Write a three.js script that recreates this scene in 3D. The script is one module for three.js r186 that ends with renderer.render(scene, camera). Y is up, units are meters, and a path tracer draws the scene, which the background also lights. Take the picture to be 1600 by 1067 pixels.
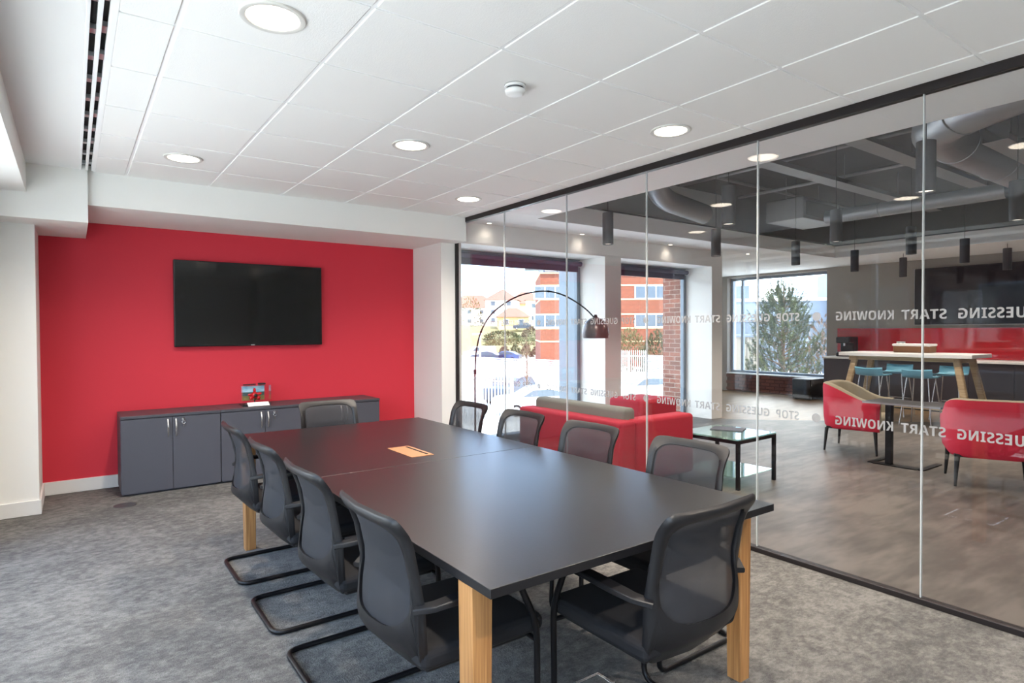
import * as THREE from 'three';
import { RoundedBoxGeometry } from 'three/addons/geometries/RoundedBoxGeometry.js';
import { TextGeometry } from 'three/addons/geometries/TextGeometry.js';
import { FontLoader } from 'three/addons/loaders/FontLoader.js';
import { mergeGeometries, toCreasedNormals } from 'three/addons/utils/BufferGeometryUtils.js';
import { RectAreaLightUniformsLib } from 'three/addons/lights/RectAreaLightUniformsLib.js';

// ---------- camera, sky, sun, exposure ----------
const scene = new THREE.Scene();
const camera = new THREE.PerspectiveCamera(58.47, 1600 / 1067, 0.05, 900);
camera.position.set(0, 1.43, 0);
camera.rotation.order = 'YXZ';
camera.rotation.set(-0.0176, -0.6246, -0.0047);
const renderer = new THREE.WebGLRenderer({ antialias: true });
renderer.toneMapping = THREE.LinearToneMapping;
renderer.toneMappingExposure = 1.13;
renderer.shadowMap.enabled = true;
RectAreaLightUniformsLib.init();

function hash3(x, y, z) {
  let h = Math.imul(x, 374761393) ^ Math.imul(y, 668265263) ^ Math.imul(z, 2147483647 ^ 0x5bd1e995);
  h = Math.imul(h ^ (h >>> 13), 1274126177);
  return ((h ^ (h >>> 16)) >>> 0) / 4294967296;
}
const sm = (t) => t * t * (3 - 2 * t);
function vnoise(x, y, z = 0, px = 0, py = 0) {          // px, py: periods (0 = none)
  const xi = Math.floor(x), yi = Math.floor(y), zi = Math.floor(z), fx = sm(x - xi), fy = sm(y - yi), fz = sm(z - zi);
  const w = (a, p) => (p ? ((a % p) + p) % p : a);
  const x0 = w(xi, px), x1 = w(xi + 1, px), y0 = w(yi, py), y1 = w(yi + 1, py);
  const l = (a, b, t) => a + (b - a) * t;
  const p = (zz) => l(l(hash3(x0, y0, zz), hash3(x1, y0, zz), fx), l(hash3(x0, y1, zz), hash3(x1, y1, zz), fx), fy);
  return fz === 0 ? p(zi) : l(p(zi), p(zi + 1), fz);
}
function fbm(x, y, z, oct, px = 0, py = 0) {
  let s = 0, a = 0.5, n = 0;
  for (let i = 0; i < oct; i++) { s += a * vnoise(x, y, z + i * 17, px, py); n += a; a *= 0.5; x *= 2; y *= 2; px *= 2; py *= 2; }
  return s / n;
}
let seed = 12345;
const rnd = () => { seed = (Math.imul(seed, 1664525) + 1013904223) >>> 0; return seed / 4294967296; };
const rr = (a, b) => a + (b - a) * rnd();

// sky: pale haze low down, blue above, broken white cloud all round
{
  const W = 1024, H = 512, d = new Float32Array(W * H * 4), SKY = 1.0;
  for (let j = 0; j < H; j++) for (let i = 0; i < W; i++) {
    const el = ((j + 0.5) / H - 0.5) * Math.PI, az = ((i + 0.5) / W - 0.5) * 2 * Math.PI, k = (j * W + i) * 4;
    const y = Math.sin(el), x = Math.cos(el) * Math.cos(az), z = Math.cos(el) * Math.sin(az);
    let c = [0.45, 0.44, 0.42];
    if (y > 0) {
      const t = Math.pow(Math.min(1, y * 1.6), 0.6), haze = Math.exp(-y * 26);
      c = [0.58 - 0.28 * t, 0.78 - 0.31 * t, 1.06 - 0.24 * t];
      c = c.map((v, q) => v + ([1.1, 1.12, 1.14][q] - v) * haze * 0.8);
      const q = 1 / (y + 0.16), n = fbm(x * q * 1.1 + 7.3, z * q * 1.1 + 2.1, y * 2 + 3.5, 5);
      const cl = sm(Math.min(1, Math.max(0, (n - 0.47) / 0.16)));
      c = c.map((v, w) => v + ([1.52, 1.49, 1.44][w] - v) * cl * 0.9);
    }
    for (let q = 0; q < 3; q++) d[k + q] = c[q] * SKY;
    d[k + 3] = 1;
  }
  const t = new THREE.DataTexture(d, W, H, THREE.RGBAFormat, THREE.FloatType);
  t.mapping = THREE.EquirectangularReflectionMapping; t.magFilter = t.minFilter = THREE.LinearFilter; t.needsUpdate = true;
  scene.background = t; scene.backgroundIntensity = 6.8;
}
const sun = new THREE.DirectionalLight(0xfff1dc, 13);
sun.position.set(13, 92, 73); sun.target.position.set(5, 0, -3); sun.castShadow = true;
Object.assign(sun.shadow.camera, { left: -90, right: 90, top: 90, bottom: -90, near: 1, far: 320 }); sun.shadow.mapSize.set(4096, 4096);
scene.add(sun, sun.target);
const LAMP = 11, LAMP_COLOR = 0xfff0e0;      // meeting-room downlights, candela
function beam(parent, power, drop, size, name) {
  const l = new THREE.SpotLight(LAMP_COLOR, power, 0, 1.25, 1, 2); l.name = name; l.position.y = -drop; l.target.position.set(0, -drop - 1, 0);
  l.castShadow = true; l.shadow.radius = size / 0.02; parent.add(l, l.target);
}

// ---------- helpers ----------
const used = {};
function numbered(n) { if (used[n] === undefined) { used[n] = 0; return n; } used[n]++; return n + '_' + String(used[n]).padStart(3, '0'); }
function tag(o, label, category, group) { o.userData.label = label; o.userData.category = category; if (group) o.userData.group = group; return o; }
function shadows(o) { o.castShadow = o.receiveShadow = true; return o; }
function part(name, geo, mat, parent) { const m = shadows(new THREE.Mesh(Array.isArray(geo) ? merge(geo) : geo, mat)); m.name = name; parent.add(m); return m; }
function thing(name, label, category, [x, y, z] = [0, 0, 0], turn = 0, group) {
  const o = new THREE.Group(); o.name = numbered(name); o.position.set(x, y, z); o.rotation.y = turn; tag(o, label, category, group); scene.add(o); return o;
}
function solo(name, geo, mat, label, category, [x, y, z] = [0, 0, 0], turn = 0, group) {
  const m = part(numbered(name), geo, mat, scene); m.position.set(x, y, z); m.rotation.y = turn; return tag(m, label, category, group);
}
function struct(name, geo, mat, label) {
  const m = geo ? part(numbered(name), geo, mat, scene) : new THREE.Group();
  if (!geo) { m.name = numbered(name); scene.add(m); }
  m.userData.kind = 'structure'; if (label) m.userData.label = label; return m;
}
function copy(root, pos, turn, label) {
  const r = root.clone(); r.name = numbered(root.name.replace(/_\d{3}$/, '')); r.userData = { ...root.userData };
  r.position.set(...pos); r.rotation.y = turn; if (label) r.userData.label = label; scene.add(r); return r;
}
function merge(list) {
  const keep = ['position', 'normal', 'uv'];
  return mergeGeometries(list.map((g) => {
    g = g.index ? g.toNonIndexed() : g;
    for (const k of Object.keys(g.attributes)) if (!keep.includes(k)) g.deleteAttribute(k);
    if (!g.attributes.normal) g.computeVertexNormals();
    if (!g.attributes.uv) g.setAttribute('uv', new THREE.BufferAttribute(new Float32Array(g.attributes.position.count * 2), 2));
    return g;
  }));
}
function metricUV(g, along) {                       // uv in metres from position, by face direction; along: 'y' turns the grain upright
  g = g.index ? g.toNonIndexed() : g;
  const p = g.attributes.position, uv = new Float32Array(p.count * 2), a = new THREE.Vector3(), b = new THREE.Vector3(), c = new THREE.Vector3();
  for (let i = 0; i < p.count; i += 3) {
    a.fromBufferAttribute(p, i); b.fromBufferAttribute(p, i + 1); c.fromBufferAttribute(p, i + 2);
    const n = b.clone().sub(a).cross(c.clone().sub(a)), ax = Math.abs(n.x), ay = Math.abs(n.y), az = Math.abs(n.z);
    [a, b, c].forEach((v, k) => {
      let q = ay >= ax && ay >= az ? [v.x, v.z] : ax >= az ? [v.z, v.y] : [v.x, v.y];
      if (along === 'swap') q = [q[1], q[0]];
      uv[(i + k) * 2] = q[0]; uv[(i + k) * 2 + 1] = q[1];
    });
  }
  g.setAttribute('uv', new THREE.BufferAttribute(uv, 2)); return g;
}
const B = (x0, x1, y0, y1, z0, z1) => metricUV(new THREE.BoxGeometry(Math.abs(x1 - x0), Math.abs(y1 - y0), Math.abs(z1 - z0)).translate((x0 + x1) / 2, (y0 + y1) / 2, (z0 + z1) / 2));
const RB = (x0, x1, y0, y1, z0, z1, r = 0.004, s = 2) => metricUV(new RoundedBoxGeometry(Math.abs(x1 - x0), Math.abs(y1 - y0), Math.abs(z1 - z0), s, r).translate((x0 + x1) / 2, (y0 + y1) / 2, (z0 + z1) / 2));
const V = (x, y, z) => new THREE.Vector3(x, y, z);
const cyl = (r0, r1, h, x, y, z, n = 24, open = false) => new THREE.CylinderGeometry(r1, r0, h, n, 1, open).translate(x, y + h / 2, z);
function rod(a, b, r0, r1 = r0, n = 10) {
  const d = b.clone().sub(a), g = new THREE.CylinderGeometry(r1, r0, d.length(), n);
  return g.applyQuaternion(new THREE.Quaternion().setFromUnitVectors(V(0, 1, 0), d.clone().normalize())).translate((a.x + b.x) / 2, (a.y + b.y) / 2, (a.z + b.z) / 2);
}
function fillet(pts, r, n = 6) {
  const out = [pts[0].clone()];
  for (let i = 1; i < pts.length - 1; i++) {
    const p = pts[i], a = pts[i - 1].clone().sub(p), b = pts[i + 1].clone().sub(p), rr2 = Math.min(r, a.length() * 0.49, b.length() * 0.49);
    const s = p.clone().addScaledVector(a.normalize(), rr2), e = p.clone().addScaledVector(b.normalize(), rr2);
    for (let k = 0; k <= n; k++) { const t = k / n; out.push(s.clone().multiplyScalar((1 - t) * (1 - t)).addScaledVector(p, 2 * t * (1 - t)).addScaledVector(e, t * t)); }
  }
  out.push(pts[pts.length - 1].clone()); return out;
}
class Poly extends THREE.Curve {
  constructor(p) { super(); this.p = p; this.l = [0]; for (let i = 1; i < p.length; i++) this.l.push(this.l[i - 1] + p[i].distanceTo(p[i - 1])); }
  getPoint(t, o = new THREE.Vector3()) {
    const L = this.l, d = t * L[L.length - 1]; let i = 1; while (i < L.length - 1 && L[i] < d) i++;
    return o.copy(this.p[i - 1]).lerp(this.p[i], Math.min(1, Math.max(0, (d - L[i - 1]) / Math.max(1e-9, L[i] - L[i - 1]))));
  }
}
const tube = (pts, r, seg, n = 10) => new THREE.TubeGeometry(new Poly(pts), seg || pts.length * 2, r, n, false);
function loft(rings, closed = true, cap = true) {    // rings: arrays of Vector3 of one length
  const n = rings[0].length, pos = [], idx = [];
  rings.forEach((r) => r.forEach((p) => pos.push(p.x, p.y, p.z)));
  for (let j = 0; j < rings.length - 1; j++) for (let i = 0; i < (closed ? n : n - 1); i++) {
    const a = j * n + i, b = j * n + (i + 1) % n, c = a + n, d = b + n; idx.push(a, b, d, a, d, c);
  }
  if (cap) for (const j of [0, rings.length - 1]) {
    const c = rings[j].reduce((s, p) => s.add(p), V(0, 0, 0)).divideScalar(n), k = pos.length / 3; pos.push(c.x, c.y, c.z);
    for (let i = 0; i < n; i++) j ? idx.push(j * n + i, j * n + (i + 1) % n, k) : idx.push((i + 1) % n, i, k);
  }
  const g = new THREE.BufferGeometry(); g.setAttribute('position', new THREE.Float32BufferAttribute(pos, 3)); g.setIndex(idx);
  return g;
}
const creased = (g, a = 0.7) => { g = toCreasedNormals(g, a); return metricUV(g); };
function sweep(pts, hw, hh, up = V(0, 1, 0), round = 0.35) {        // rounded rectangle swept along points; hw, hh numbers or functions of t
  const rings = pts.map((p, i) => {
    const t = pts[Math.min(pts.length - 1, i + 1)].clone().sub(pts[Math.max(0, i - 1)]).normalize(), s = t.clone().cross(up).normalize(), u = s.clone().cross(t).normalize();
    const q = i / (pts.length - 1), w = typeof hw === 'function' ? hw(q) : hw, h = typeof hh === 'function' ? hh(q) : hh, r = Math.min(w, h) * round, ring = [];
    for (const [sx, sy] of [[1, 1], [-1, 1], [-1, -1], [1, -1]]) for (const k of (sx * sy > 0 ? [0, 1] : [1, 0])) ring.push(p.clone().addScaledVector(s, sx * (k ? w - r : w)).addScaledVector(u, sy * (k ? h : h - r)));
    return ring;
  });
  return creased(loft(rings), 0.6);
}

// ---------- textures ----------
function tex(n, fn, { srgb = true, rep = [1, 1] } = {}) {
  const d = new Uint8Array(n * n * 4);
  for (let j = 0; j < n; j++) for (let i = 0; i < n; i++) {
    const c = fn(i / n, j / n), k = (j * n + i) * 4;
    for (let q = 0; q < 3; q++) d[k + q] = Math.max(0, Math.min(255, (Array.isArray(c) ? c[q] : c) * 255));
    d[k + 3] = 255;
  }
  const t = new THREE.DataTexture(d, n, n); t.wrapS = t.wrapT = THREE.RepeatWrapping; t.magFilter = THREE.LinearFilter; t.minFilter = THREE.LinearMipmapLinearFilter; t.generateMipmaps = true;
  if (srgb) t.colorSpace = THREE.SRGBColorSpace; t.repeat.set(...rep); t.needsUpdate = true; return t;
}
const mix3 = (a, b, t) => a.map((v, i) => v + (b[i] - v) * t);
const clamp = (v) => Math.max(0, Math.min(1, v));
// carpet: repeat 2.4 m
const carpetMap = tex(1024, (u, v) => {
  const big = fbm(u * 7, v * 9, 1, 4, 7, 9), mid = fbm(u * 64, v * 80, 5, 3, 64, 80), fine = hash3((u * 1024) | 0, (v * 1024) | 0, 3), st = vnoise(u * 150, v * 300, 9, 150, 300);
  let t = clamp((big - 0.5) * 1.0 + (mid - 0.5) * 1.3 + 0.5);
  t = clamp(t * 0.72 + (fine - 0.5) * 0.5 + (st - 0.5) * 0.4 + 0.14);
  return mix3([0.29, 0.288, 0.282], [0.49, 0.483, 0.468], t);
}, { rep: [1 / 2.4, 1 / 2.4] });
const carpetBump = tex(512, (u, v) => hash3((u * 512) | 0, (v * 512) | 0, 8) * 0.6 + vnoise(u * 128, v * 128, 4, 128, 128) * 0.4, { srgb: false, rep: [1 / 0.8, 1 / 0.8] });
const concreteMap = tex(1024, (u, v) => {
  const a = fbm(u * 7, v * 12, 21, 5, 7, 12), b = fbm(u * 16, v * 70, 25, 3, 16, 70), f = hash3((u * 1024) | 0, (v * 1024) | 0, 33);
  const t = clamp((a - 0.5) * 2.1 + (b - 0.5) * 1.3 + 0.5 + (f - 0.5) * 0.08);
  return mix3([0.33, 0.312, 0.292], [0.48, 0.458, 0.43], t);
}, { rep: [1 / 3, 1 / 3] });
function woodMap(lo, hi, rep) {
  return tex(512, (u, v) => {
    const w = fbm(u * 3, v * 30, 41, 3, 3, 30), g = fbm(u * 6, v * 130, 45, 2, 6, 130), p = vnoise(u * 10, v * 256, 49, 10, 256);
    return mix3(lo, hi, clamp((w - 0.5) * 1.5 + (g - 0.5) * 0.9 + 0.5 - (p > 0.86 ? 0.14 : 0)));
  }, { rep });
}
const oakMap = woodMap([0.58, 0.40, 0.23], [0.75, 0.55, 0.34], [1 / 0.9, 1 / 0.3]);
const ashMap = woodMap([0.66, 0.56, 0.42], [0.80, 0.71, 0.56], [1 / 0.9, 1 / 0.3]);
const plankMap = woodMap([0.52, 0.43, 0.33], [0.64, 0.54, 0.42], [1 / 1.2, 1 / 0.5]);
const fineBump = tex(256, (u, v) => hash3((u * 256) | 0, (v * 256) | 0, 51) * 0.5 + vnoise(u * 64, v * 64, 52, 64, 64) * 0.5, { srgb: false, rep: [1 / 0.25, 1 / 0.25] });
const weaveBump = tex(256, (u, v) => 0.5 + 0.5 * Math.sin(u * 128 * Math.PI) * Math.sin(v * 128 * Math.PI), { srgb: false, rep: [1 / 0.2, 1 / 0.2] });
const brickMap = tex(512, (u, v) => {            // far or glancing brickwork only: 4 x 12 bricks per 0.9 m
  const r = Math.floor(v * 12), uu = u * 4 + (r % 2) * 0.5, b = Math.floor(uu) % 4, fu = uu % 1, fv = (v * 12) % 1;
  const m = fu < 0.05 || fv < 0.13, t = hash3(b, r, 61), f = hash3((u * 512) | 0, (v * 512) | 0, 62) * 0.08;
  return m ? [0.62 + f, 0.56 + f, 0.5 + f] : mix3([0.46, 0.27, 0.21], [0.60, 0.36, 0.28], t).map((c) => c + f - 0.04);
}, { rep: [1 / 0.9, 1 / 0.9] });
const grassMap = tex(256, (u, v) => mix3([0.38, 0.38, 0.24], [0.58, 0.53, 0.38], fbm(u * 16, v * 16, 71, 4, 16, 16)), { rep: [1 / 8, 1 / 8] });
const tarmacMap = tex(256, (u, v) => { const t = fbm(u * 8, v * 8, 75, 4, 8, 8) * 0.12 + hash3((u * 256) | 0, (v * 256) | 0, 76) * 0.06; return [0.66 + t, 0.655 + t, 0.64 + t]; }, { rep: [1 / 6, 1 / 6] });
const wickerMap = tex(256, (u, v) => { const a = Math.sin(u * 48 * Math.PI), b = Math.sin(v * 64 * Math.PI + (Math.floor(u * 48) % 2) * Math.PI); return mix3([0.3, 0.18, 0.1], [0.62, 0.44, 0.28], clamp(0.5 + 0.3 * a * 0.6 + 0.4 * b)); }, { rep: [1 / 0.5, 1 / 0.5] });

// ---------- materials ----------
const S = (o) => new THREE.MeshStandardMaterial(o), P = (o) => new THREE.MeshPhysicalMaterial(o);
const M = {
  white: S({ color: 0xeeeeea, roughness: 0.85, bumpMap: fineBump, bumpScale: 0.0002 }),
  ceilingPaint: S({ color: 0xf2f2f0, roughness: 0.9 }),
  tile: S({ color: 0xf2f1ee, roughness: 0.95, bumpMap: fineBump, bumpScale: 0.0006 }),
  tee: S({ color: 0xf6f6f5, roughness: 0.6 }),
  red: S({ color: 0xd22f40, roughness: 0.7, bumpMap: fineBump, bumpScale: 0.0002 }),
  skirt: S({ color: 0xe4e4e2, roughness: 0.5 }),
  carpet: S({ map: carpetMap, roughness: 1, bumpMap: carpetBump, bumpScale: 0.004 }),
  concrete: P({ map: concreteMap, color: 0xe6e4e2, roughness: 0.46 }),
  plank: S({ map: plankMap, roughness: 0.4 }),
  darkRail: S({ color: 0x2a2627, roughness: 0.45, metalness: 0.3 }),
  glass: P({ color: 0xfafafa, transmission: 1, thickness: 0, roughness: 0, ior: 1.5, metalness: 0 }),
  winGlass: P({ color: 0xf2f7f8, transmission: 1, thickness: 0, roughness: 0, ior: 1.45 }),
  joint: P({ color: 0xdfe3e4, roughness: 0.3, transmission: 0.3, thickness: 0 }),
  letter: S({ color: 0xcfcfcf, roughness: 0.9, transparent: true, opacity: 0.72 }),
  tableTop: P({ color: 0x18181b, roughness: 0.3, bumpMap: fineBump, bumpScale: 0.00008 }),
  tableEdge: S({ color: 0x2d2d31, roughness: 0.5 }),
  oak: S({ map: oakMap, roughness: 0.5 }),
  ash: S({ map: ashMap, roughness: 0.5 }),
  copper: S({ color: 0xb9855f, roughness: 0.4, metalness: 0.35 }),
  black: S({ color: 0x111113, roughness: 0.5 }),
  blackMetal: S({ color: 0x17171a, roughness: 0.38, metalness: 0.4 }),
  chairPlastic: S({ color: 0x161619, roughness: 0.42 }),
  chairMesh: S({ color: 0x2a2b30, roughness: 0.7, transparent: true, opacity: 0.85, side: THREE.DoubleSide, bumpMap: weaveBump, bumpScale: 0.0006 }),
  seatFabric: S({ color: 0x131317, roughness: 0.85, bumpMap: weaveBump, bumpScale: 0.0008 }),
  cabinet: S({ color: 0x4a4b54, roughness: 0.55 }),
  cabinetTop: S({ color: 0x46474e, roughness: 0.42 }),
  gap: S({ color: 0x0c0c0d, roughness: 0.9 }),
  chrome: S({ color: 0xd9dadb, roughness: 0.22, metalness: 0.95 }),
  steel: S({ color: 0xb4b6b8, roughness: 0.35, metalness: 0.85 }),
  screen: P({ color: 0x060607, roughness: 0.08 }),
  bezel: S({ color: 0x121214, roughness: 0.25 }),
  acrylic: P({ color: 0xffffff, transmission: 1, thickness: 0, roughness: 0.02 }),
  paper: S({ color: 0xf2f2f0, roughness: 0.8 }),
  outlet: S({ color: 0x55565a, roughness: 0.5, metalness: 0.5 }),
  lampRim: S({ color: 0xdcdad4, roughness: 0.5 }),
  plasticWhite: S({ color: 0xf0f0ee, roughness: 0.4 }),
  redFabric: S({ color: 0xa81c30, roughness: 0.85, bumpMap: weaveBump, bumpScale: 0.0006 }),
  pinkRed: S({ color: 0xc4213a, roughness: 0.8, bumpMap: weaveBump, bumpScale: 0.0006 }),
  beigeFabric: S({ color: 0x8f8672, roughness: 0.9, bumpMap: weaveBump, bumpScale: 0.0006 }),
  greyFabric: S({ color: 0x77776e, roughness: 0.9, bumpMap: weaveBump, bumpScale: 0.0006 }),
  greenGlass: P({ color: 0xcfe8df, transmission: 0.85, thickness: 0, roughness: 0.03 }),
  lampShade: S({ color: 0x5a5254, roughness: 0.3, metalness: 0.35 }),
  pendant: S({ color: 0x3a3a3c, roughness: 0.55 }),
  soffit: S({ color: 0x4b4a4c, roughness: 0.95 }),
  duct: S({ color: 0x8f9092, roughness: 0.4, metalness: 0.7 }),
  tray: S({ color: 0x8b8b8b, roughness: 0.5, metalness: 0.5 }),
  stoolBlue: S({ color: 0x74b4cb, roughness: 0.45 }),
  kitchenFront: S({ color: 0x38353a, roughness: 0.35 }),
  redGloss: P({ color: 0xb50f22, roughness: 0.06, clearcoat: 1, clearcoatRoughness: 0.02 }),
  greyWall: S({ color: 0x9d9891, roughness: 0.9 }),
  wicker: S({ map: wickerMap, roughness: 0.8 }),
  frame: S({ color: 0x7f8b97, roughness: 0.4, metalness: 0.3 }),
  frameDark: S({ color: 0x5d6570, roughness: 0.45, metalness: 0.2 }),
  blind: S({ color: 0x565b70, roughness: 0.85 }),
  brick: S({ map: brickMap, roughness: 0.9 }),
  brickDark: S({ map: brickMap, color: 0x8c6a62, roughness: 0.85 }),
};

// ---------- the building shell ----------
const CY = 2.69, GX = 3.575;
struct('floor', B(-1, GX - 0.03, -0.25, 0, -6.95, 2.2), M.carpet, 'mottled grey carpet of the meeting room');
// breakout floor: concrete-look vinyl, timber-look beyond a slanting line
{
  const shape = (pts) => { const s = new THREE.Shape(); pts.forEach(([x, z], i) => (i ? s.lineTo(x, -z) : s.moveTo(x, -z))); return metricUV(new THREE.ExtrudeGeometry(s, { depth: 0.25, bevelEnabled: false }).rotateX(-Math.PI / 2).translate(0, -0.25, 0)); };
  struct('floor', shape([[GX - 0.03, 3], [GX - 0.03, -6.98], [8.5, -6.98], [8.5, -5.86], [11.5, -3.05], [12.9, -1.75], [12.9, 3]]), M.concrete, 'grey brown concrete look floor of the breakout area');
  struct('floor', shape([[8.5, -5.86], [11.5, -3.05], [12.9, -1.75], [12.9, -9.3], [11.7, -9.3], [8.5, -6.9]]), M.plank, 'tan timber look floor by the kitchen');
}
{
  const s = new THREE.Shape(); [[-1, 3.1], [-1, -6.98], [8.4, -6.98], [11.6, -9.4], [12.95, -9.4], [12.95, 3.1]].forEach(([x, z], i) => (i ? s.lineTo(x, -z) : s.moveTo(x, -z)));
  struct('ceiling', metricUV(new THREE.ExtrudeGeometry(s, { depth: 0.2, bevelEnabled: false }).rotateX(-Math.PI / 2).translate(0, 3.6, 0)), M.soffit, 'dark concrete slab above the open ceiling');
}
// red end wall in its recess, piers, bulkheads
struct('wall_back', B(-0.5, 3.6, 0, 3.6, -6.98, -6.73), M.red, 'plain red painted end wall');
struct('wall_pier', B(-1, -0.228, 0, 3.6, -6.98, -6.08), M.white, 'white pier beside the red wall');
struct('wall_pier', B(3.376, 3.64, 0, 3.6, -6.98, -6.04), M.white, 'white pier at the corner of the glass partition');
struct('ceiling_bulkhead', B(0.113, 3.56, 2.425, 3.6, -6.74, -5.8), M.white, 'white boxed bulkhead over the red wall');
struct('ceiling_bulkhead', B(-1, 0.113, 2.28, 3.6, -6.74, -5.75), M.white, 'deeper white boxed beam over the pier');
struct('ceiling_bulkhead', B(-1, -0.26, 2.47, 3.6, -5.75, 2.2), M.white, 'white window head along the window side');
struct('ceiling_margin', B(-0.26, 0.062, CY - 0.006, CY + 0.05, -5.75, 2.2), M.ceilingPaint, 'plain plaster margin beside the air grille');
struct('wall_front', B(-1, 12.95, -0.25, 3.6, 2.2, 2.5), M.white, 'white wall at the near end of the rooms');
// window side of the meeting room: two wide windows
let winCount = 0;
function windowUnit(axis, plane, a0, a1, y0, y1, mull, label, depth = 0.07, fw = 0.06) {
  const w = struct('window_' + (++winCount), null, null, label), t = depth / 2;
  const bar = (p0, p1, q0, q1) => part('frame_bar', axis === 'x' ? RB(plane - t, plane + t, q0, q1, p0, p1, 0.006, 1) : RB(p0, p1, q0, q1, plane - t, plane + t, 0.006, 1), M.frame, w);
  bar(a0, a1, y0, y0 + fw); bar(a0, a1, y1 - fw, y1); bar(a0, a0 + fw, y0 + fw, y1 - fw); bar(a1 - fw, a1, y0 + fw, y1 - fw);
  const cuts = [a0 + fw, ...mull, a1 - fw];
  for (const m of mull) bar(m - fw / 2, m + fw / 2, y0 + fw, y1 - fw);
  for (let i = 0; i < cuts.length - 1; i++) {
    const p0 = cuts[i] + (i ? fw / 2 : 0), p1 = cuts[i + 1] - (i < cuts.length - 2 ? fw / 2 : 0);
    part('pane', axis === 'x' ? B(plane - 0.003, plane + 0.003, y0 + fw, y1 - fw, p0, p1) : B(p0, p1, y0 + fw, y1 - fw, plane - 0.003, plane + 0.003), M.winGlass, w);
  }
  return w;
}
{
  const op = [[-5.25, -1.75], [-1.6, 2.1]], w = struct('wall_left', null, null, 'white window wall of the meeting room');
  const seg = (y0, y1, z0, z1) => part('wall_piece', B(-1, -0.6, y0, y1, z0, z1), M.white, w);
  seg(2.42, 3.6, -6.08, 2.2); seg(-0.25, 0.12, -6.08, 2.2); seg(0.12, 2.42, -6.08, op[0][0]); seg(0.12, 2.42, op[0][1], op[1][0]); seg(0.12, 2.42, op[1][1], 2.2);
  windowUnit('x', -0.9, op[0][0], op[0][1], 0.12, 2.42, [-3.5], 'tall window on the daylight side of the table');
  windowUnit('x', -0.9, op[1][0], op[1][1], 0.12, 2.42, [0.3], 'tall window beside the near end of the table');
}
// skirtings
struct('baseboard_back', RB(-0.228, 3.376, 0, 0.115, -6.735, -6.712, 0.004, 1), M.skirt);
struct('baseboard_left', [RB(-0.62, -0.228 + 0.014, 0, 0.115, -6.09, -6.062, 0.004, 1), RB(-0.236, -0.214, 0, 0.115, -6.712, -6.066, 0.004, 1)], M.skirt);
struct('baseboard_right', [RB(3.36, 3.384, 0, 0.115, -6.712, -6.03, 0.004, 1), RB(3.362, 3.54, 0, 0.115, -6.046, -6.022, 0.004, 1)], M.skirt);

// suspended ceiling: tees and a mesh for each tile
const COL = [0.165, 0.366, 0.966, 1.566, 2.166, 2.766, 3.366, 3.545], ROW = [-5.795];
for (let z = -5.252; z < 2.2; z += 0.602) ROW.push(z);
ROW.push(2.2);
{
  const c = struct('ceiling', null, null, 'suspended ceiling of white square tiles in a white grid'), hw = 0.012, cache = {};
  for (let i = 1; i < COL.length - 1; i++) part('tee', B(COL[i] - hw, COL[i] + hw, CY - 0.002, CY + 0.035, -5.795, 2.2), M.tee, c);
  for (let j = 1; j < ROW.length - 1; j++) part('tee', B(0.165, 3.545, CY - 0.0015, CY + 0.03, ROW[j] - hw, ROW[j] + hw), M.tee, c);
  part('edge_trim', [B(0.15, 3.56, CY - 0.004, CY + 0.02, -5.8, -5.775), B(3.53, 3.552, CY - 0.004, CY + 0.02, -5.8, 2.2)], M.tee, c);
  for (let i = 0; i < COL.length - 1; i++) for (let j = 0; j < ROW.length - 1; j++) {
    const x0 = COL[i] + (i ? 0.009 : 0), x1 = COL[i + 1] - (i < COL.length - 2 ? 0.009 : 0), z0 = ROW[j] + 0.009, z1 = ROW[j + 1] - 0.009, w = x1 - x0, d = z1 - z0, k = w.toFixed(3) + d.toFixed(3);
    cache[k] = cache[k] || RB(-w / 2, w / 2, -0.0075, 0.009, -d / 2, d / 2, 0.004, 1);
    const t = part('tile', cache[k], M.tile, c); t.position.set((x0 + x1) / 2, CY, (z0 + z1) / 2);
  }
}
// linear air grille
{
  const g = thing('air_grille', 'long white linear slot diffuser with two dark slots in the ceiling', 'grille');
  const z0 = -5.75, z1 = 2.2, slot = (a, b) => part('slot', B(a, b, CY + 0.03, CY + 0.05, z0, z1), M.gap, g);
  for (const [a, b] of [[0.062, 0.076], [0.100, 0.117], [0.138, 0.166]]) part('bar', RB(a, b, CY - 0.008, CY + 0.05, z0, z1, 0.002, 1), M.tee, g);
  slot(0.076, 0.1); slot(0.117, 0.138);
  for (let z = z0 + 0.12; z < 0.4; z += 0.31) part('bridge', [B(0.076, 0.1, CY + 0.008, CY + 0.03, z, z + 0.05), B(0.117, 0.138, CY + 0.008, CY + 0.03, z + 0.03, z + 0.1)], M.steel, g);
}
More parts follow.
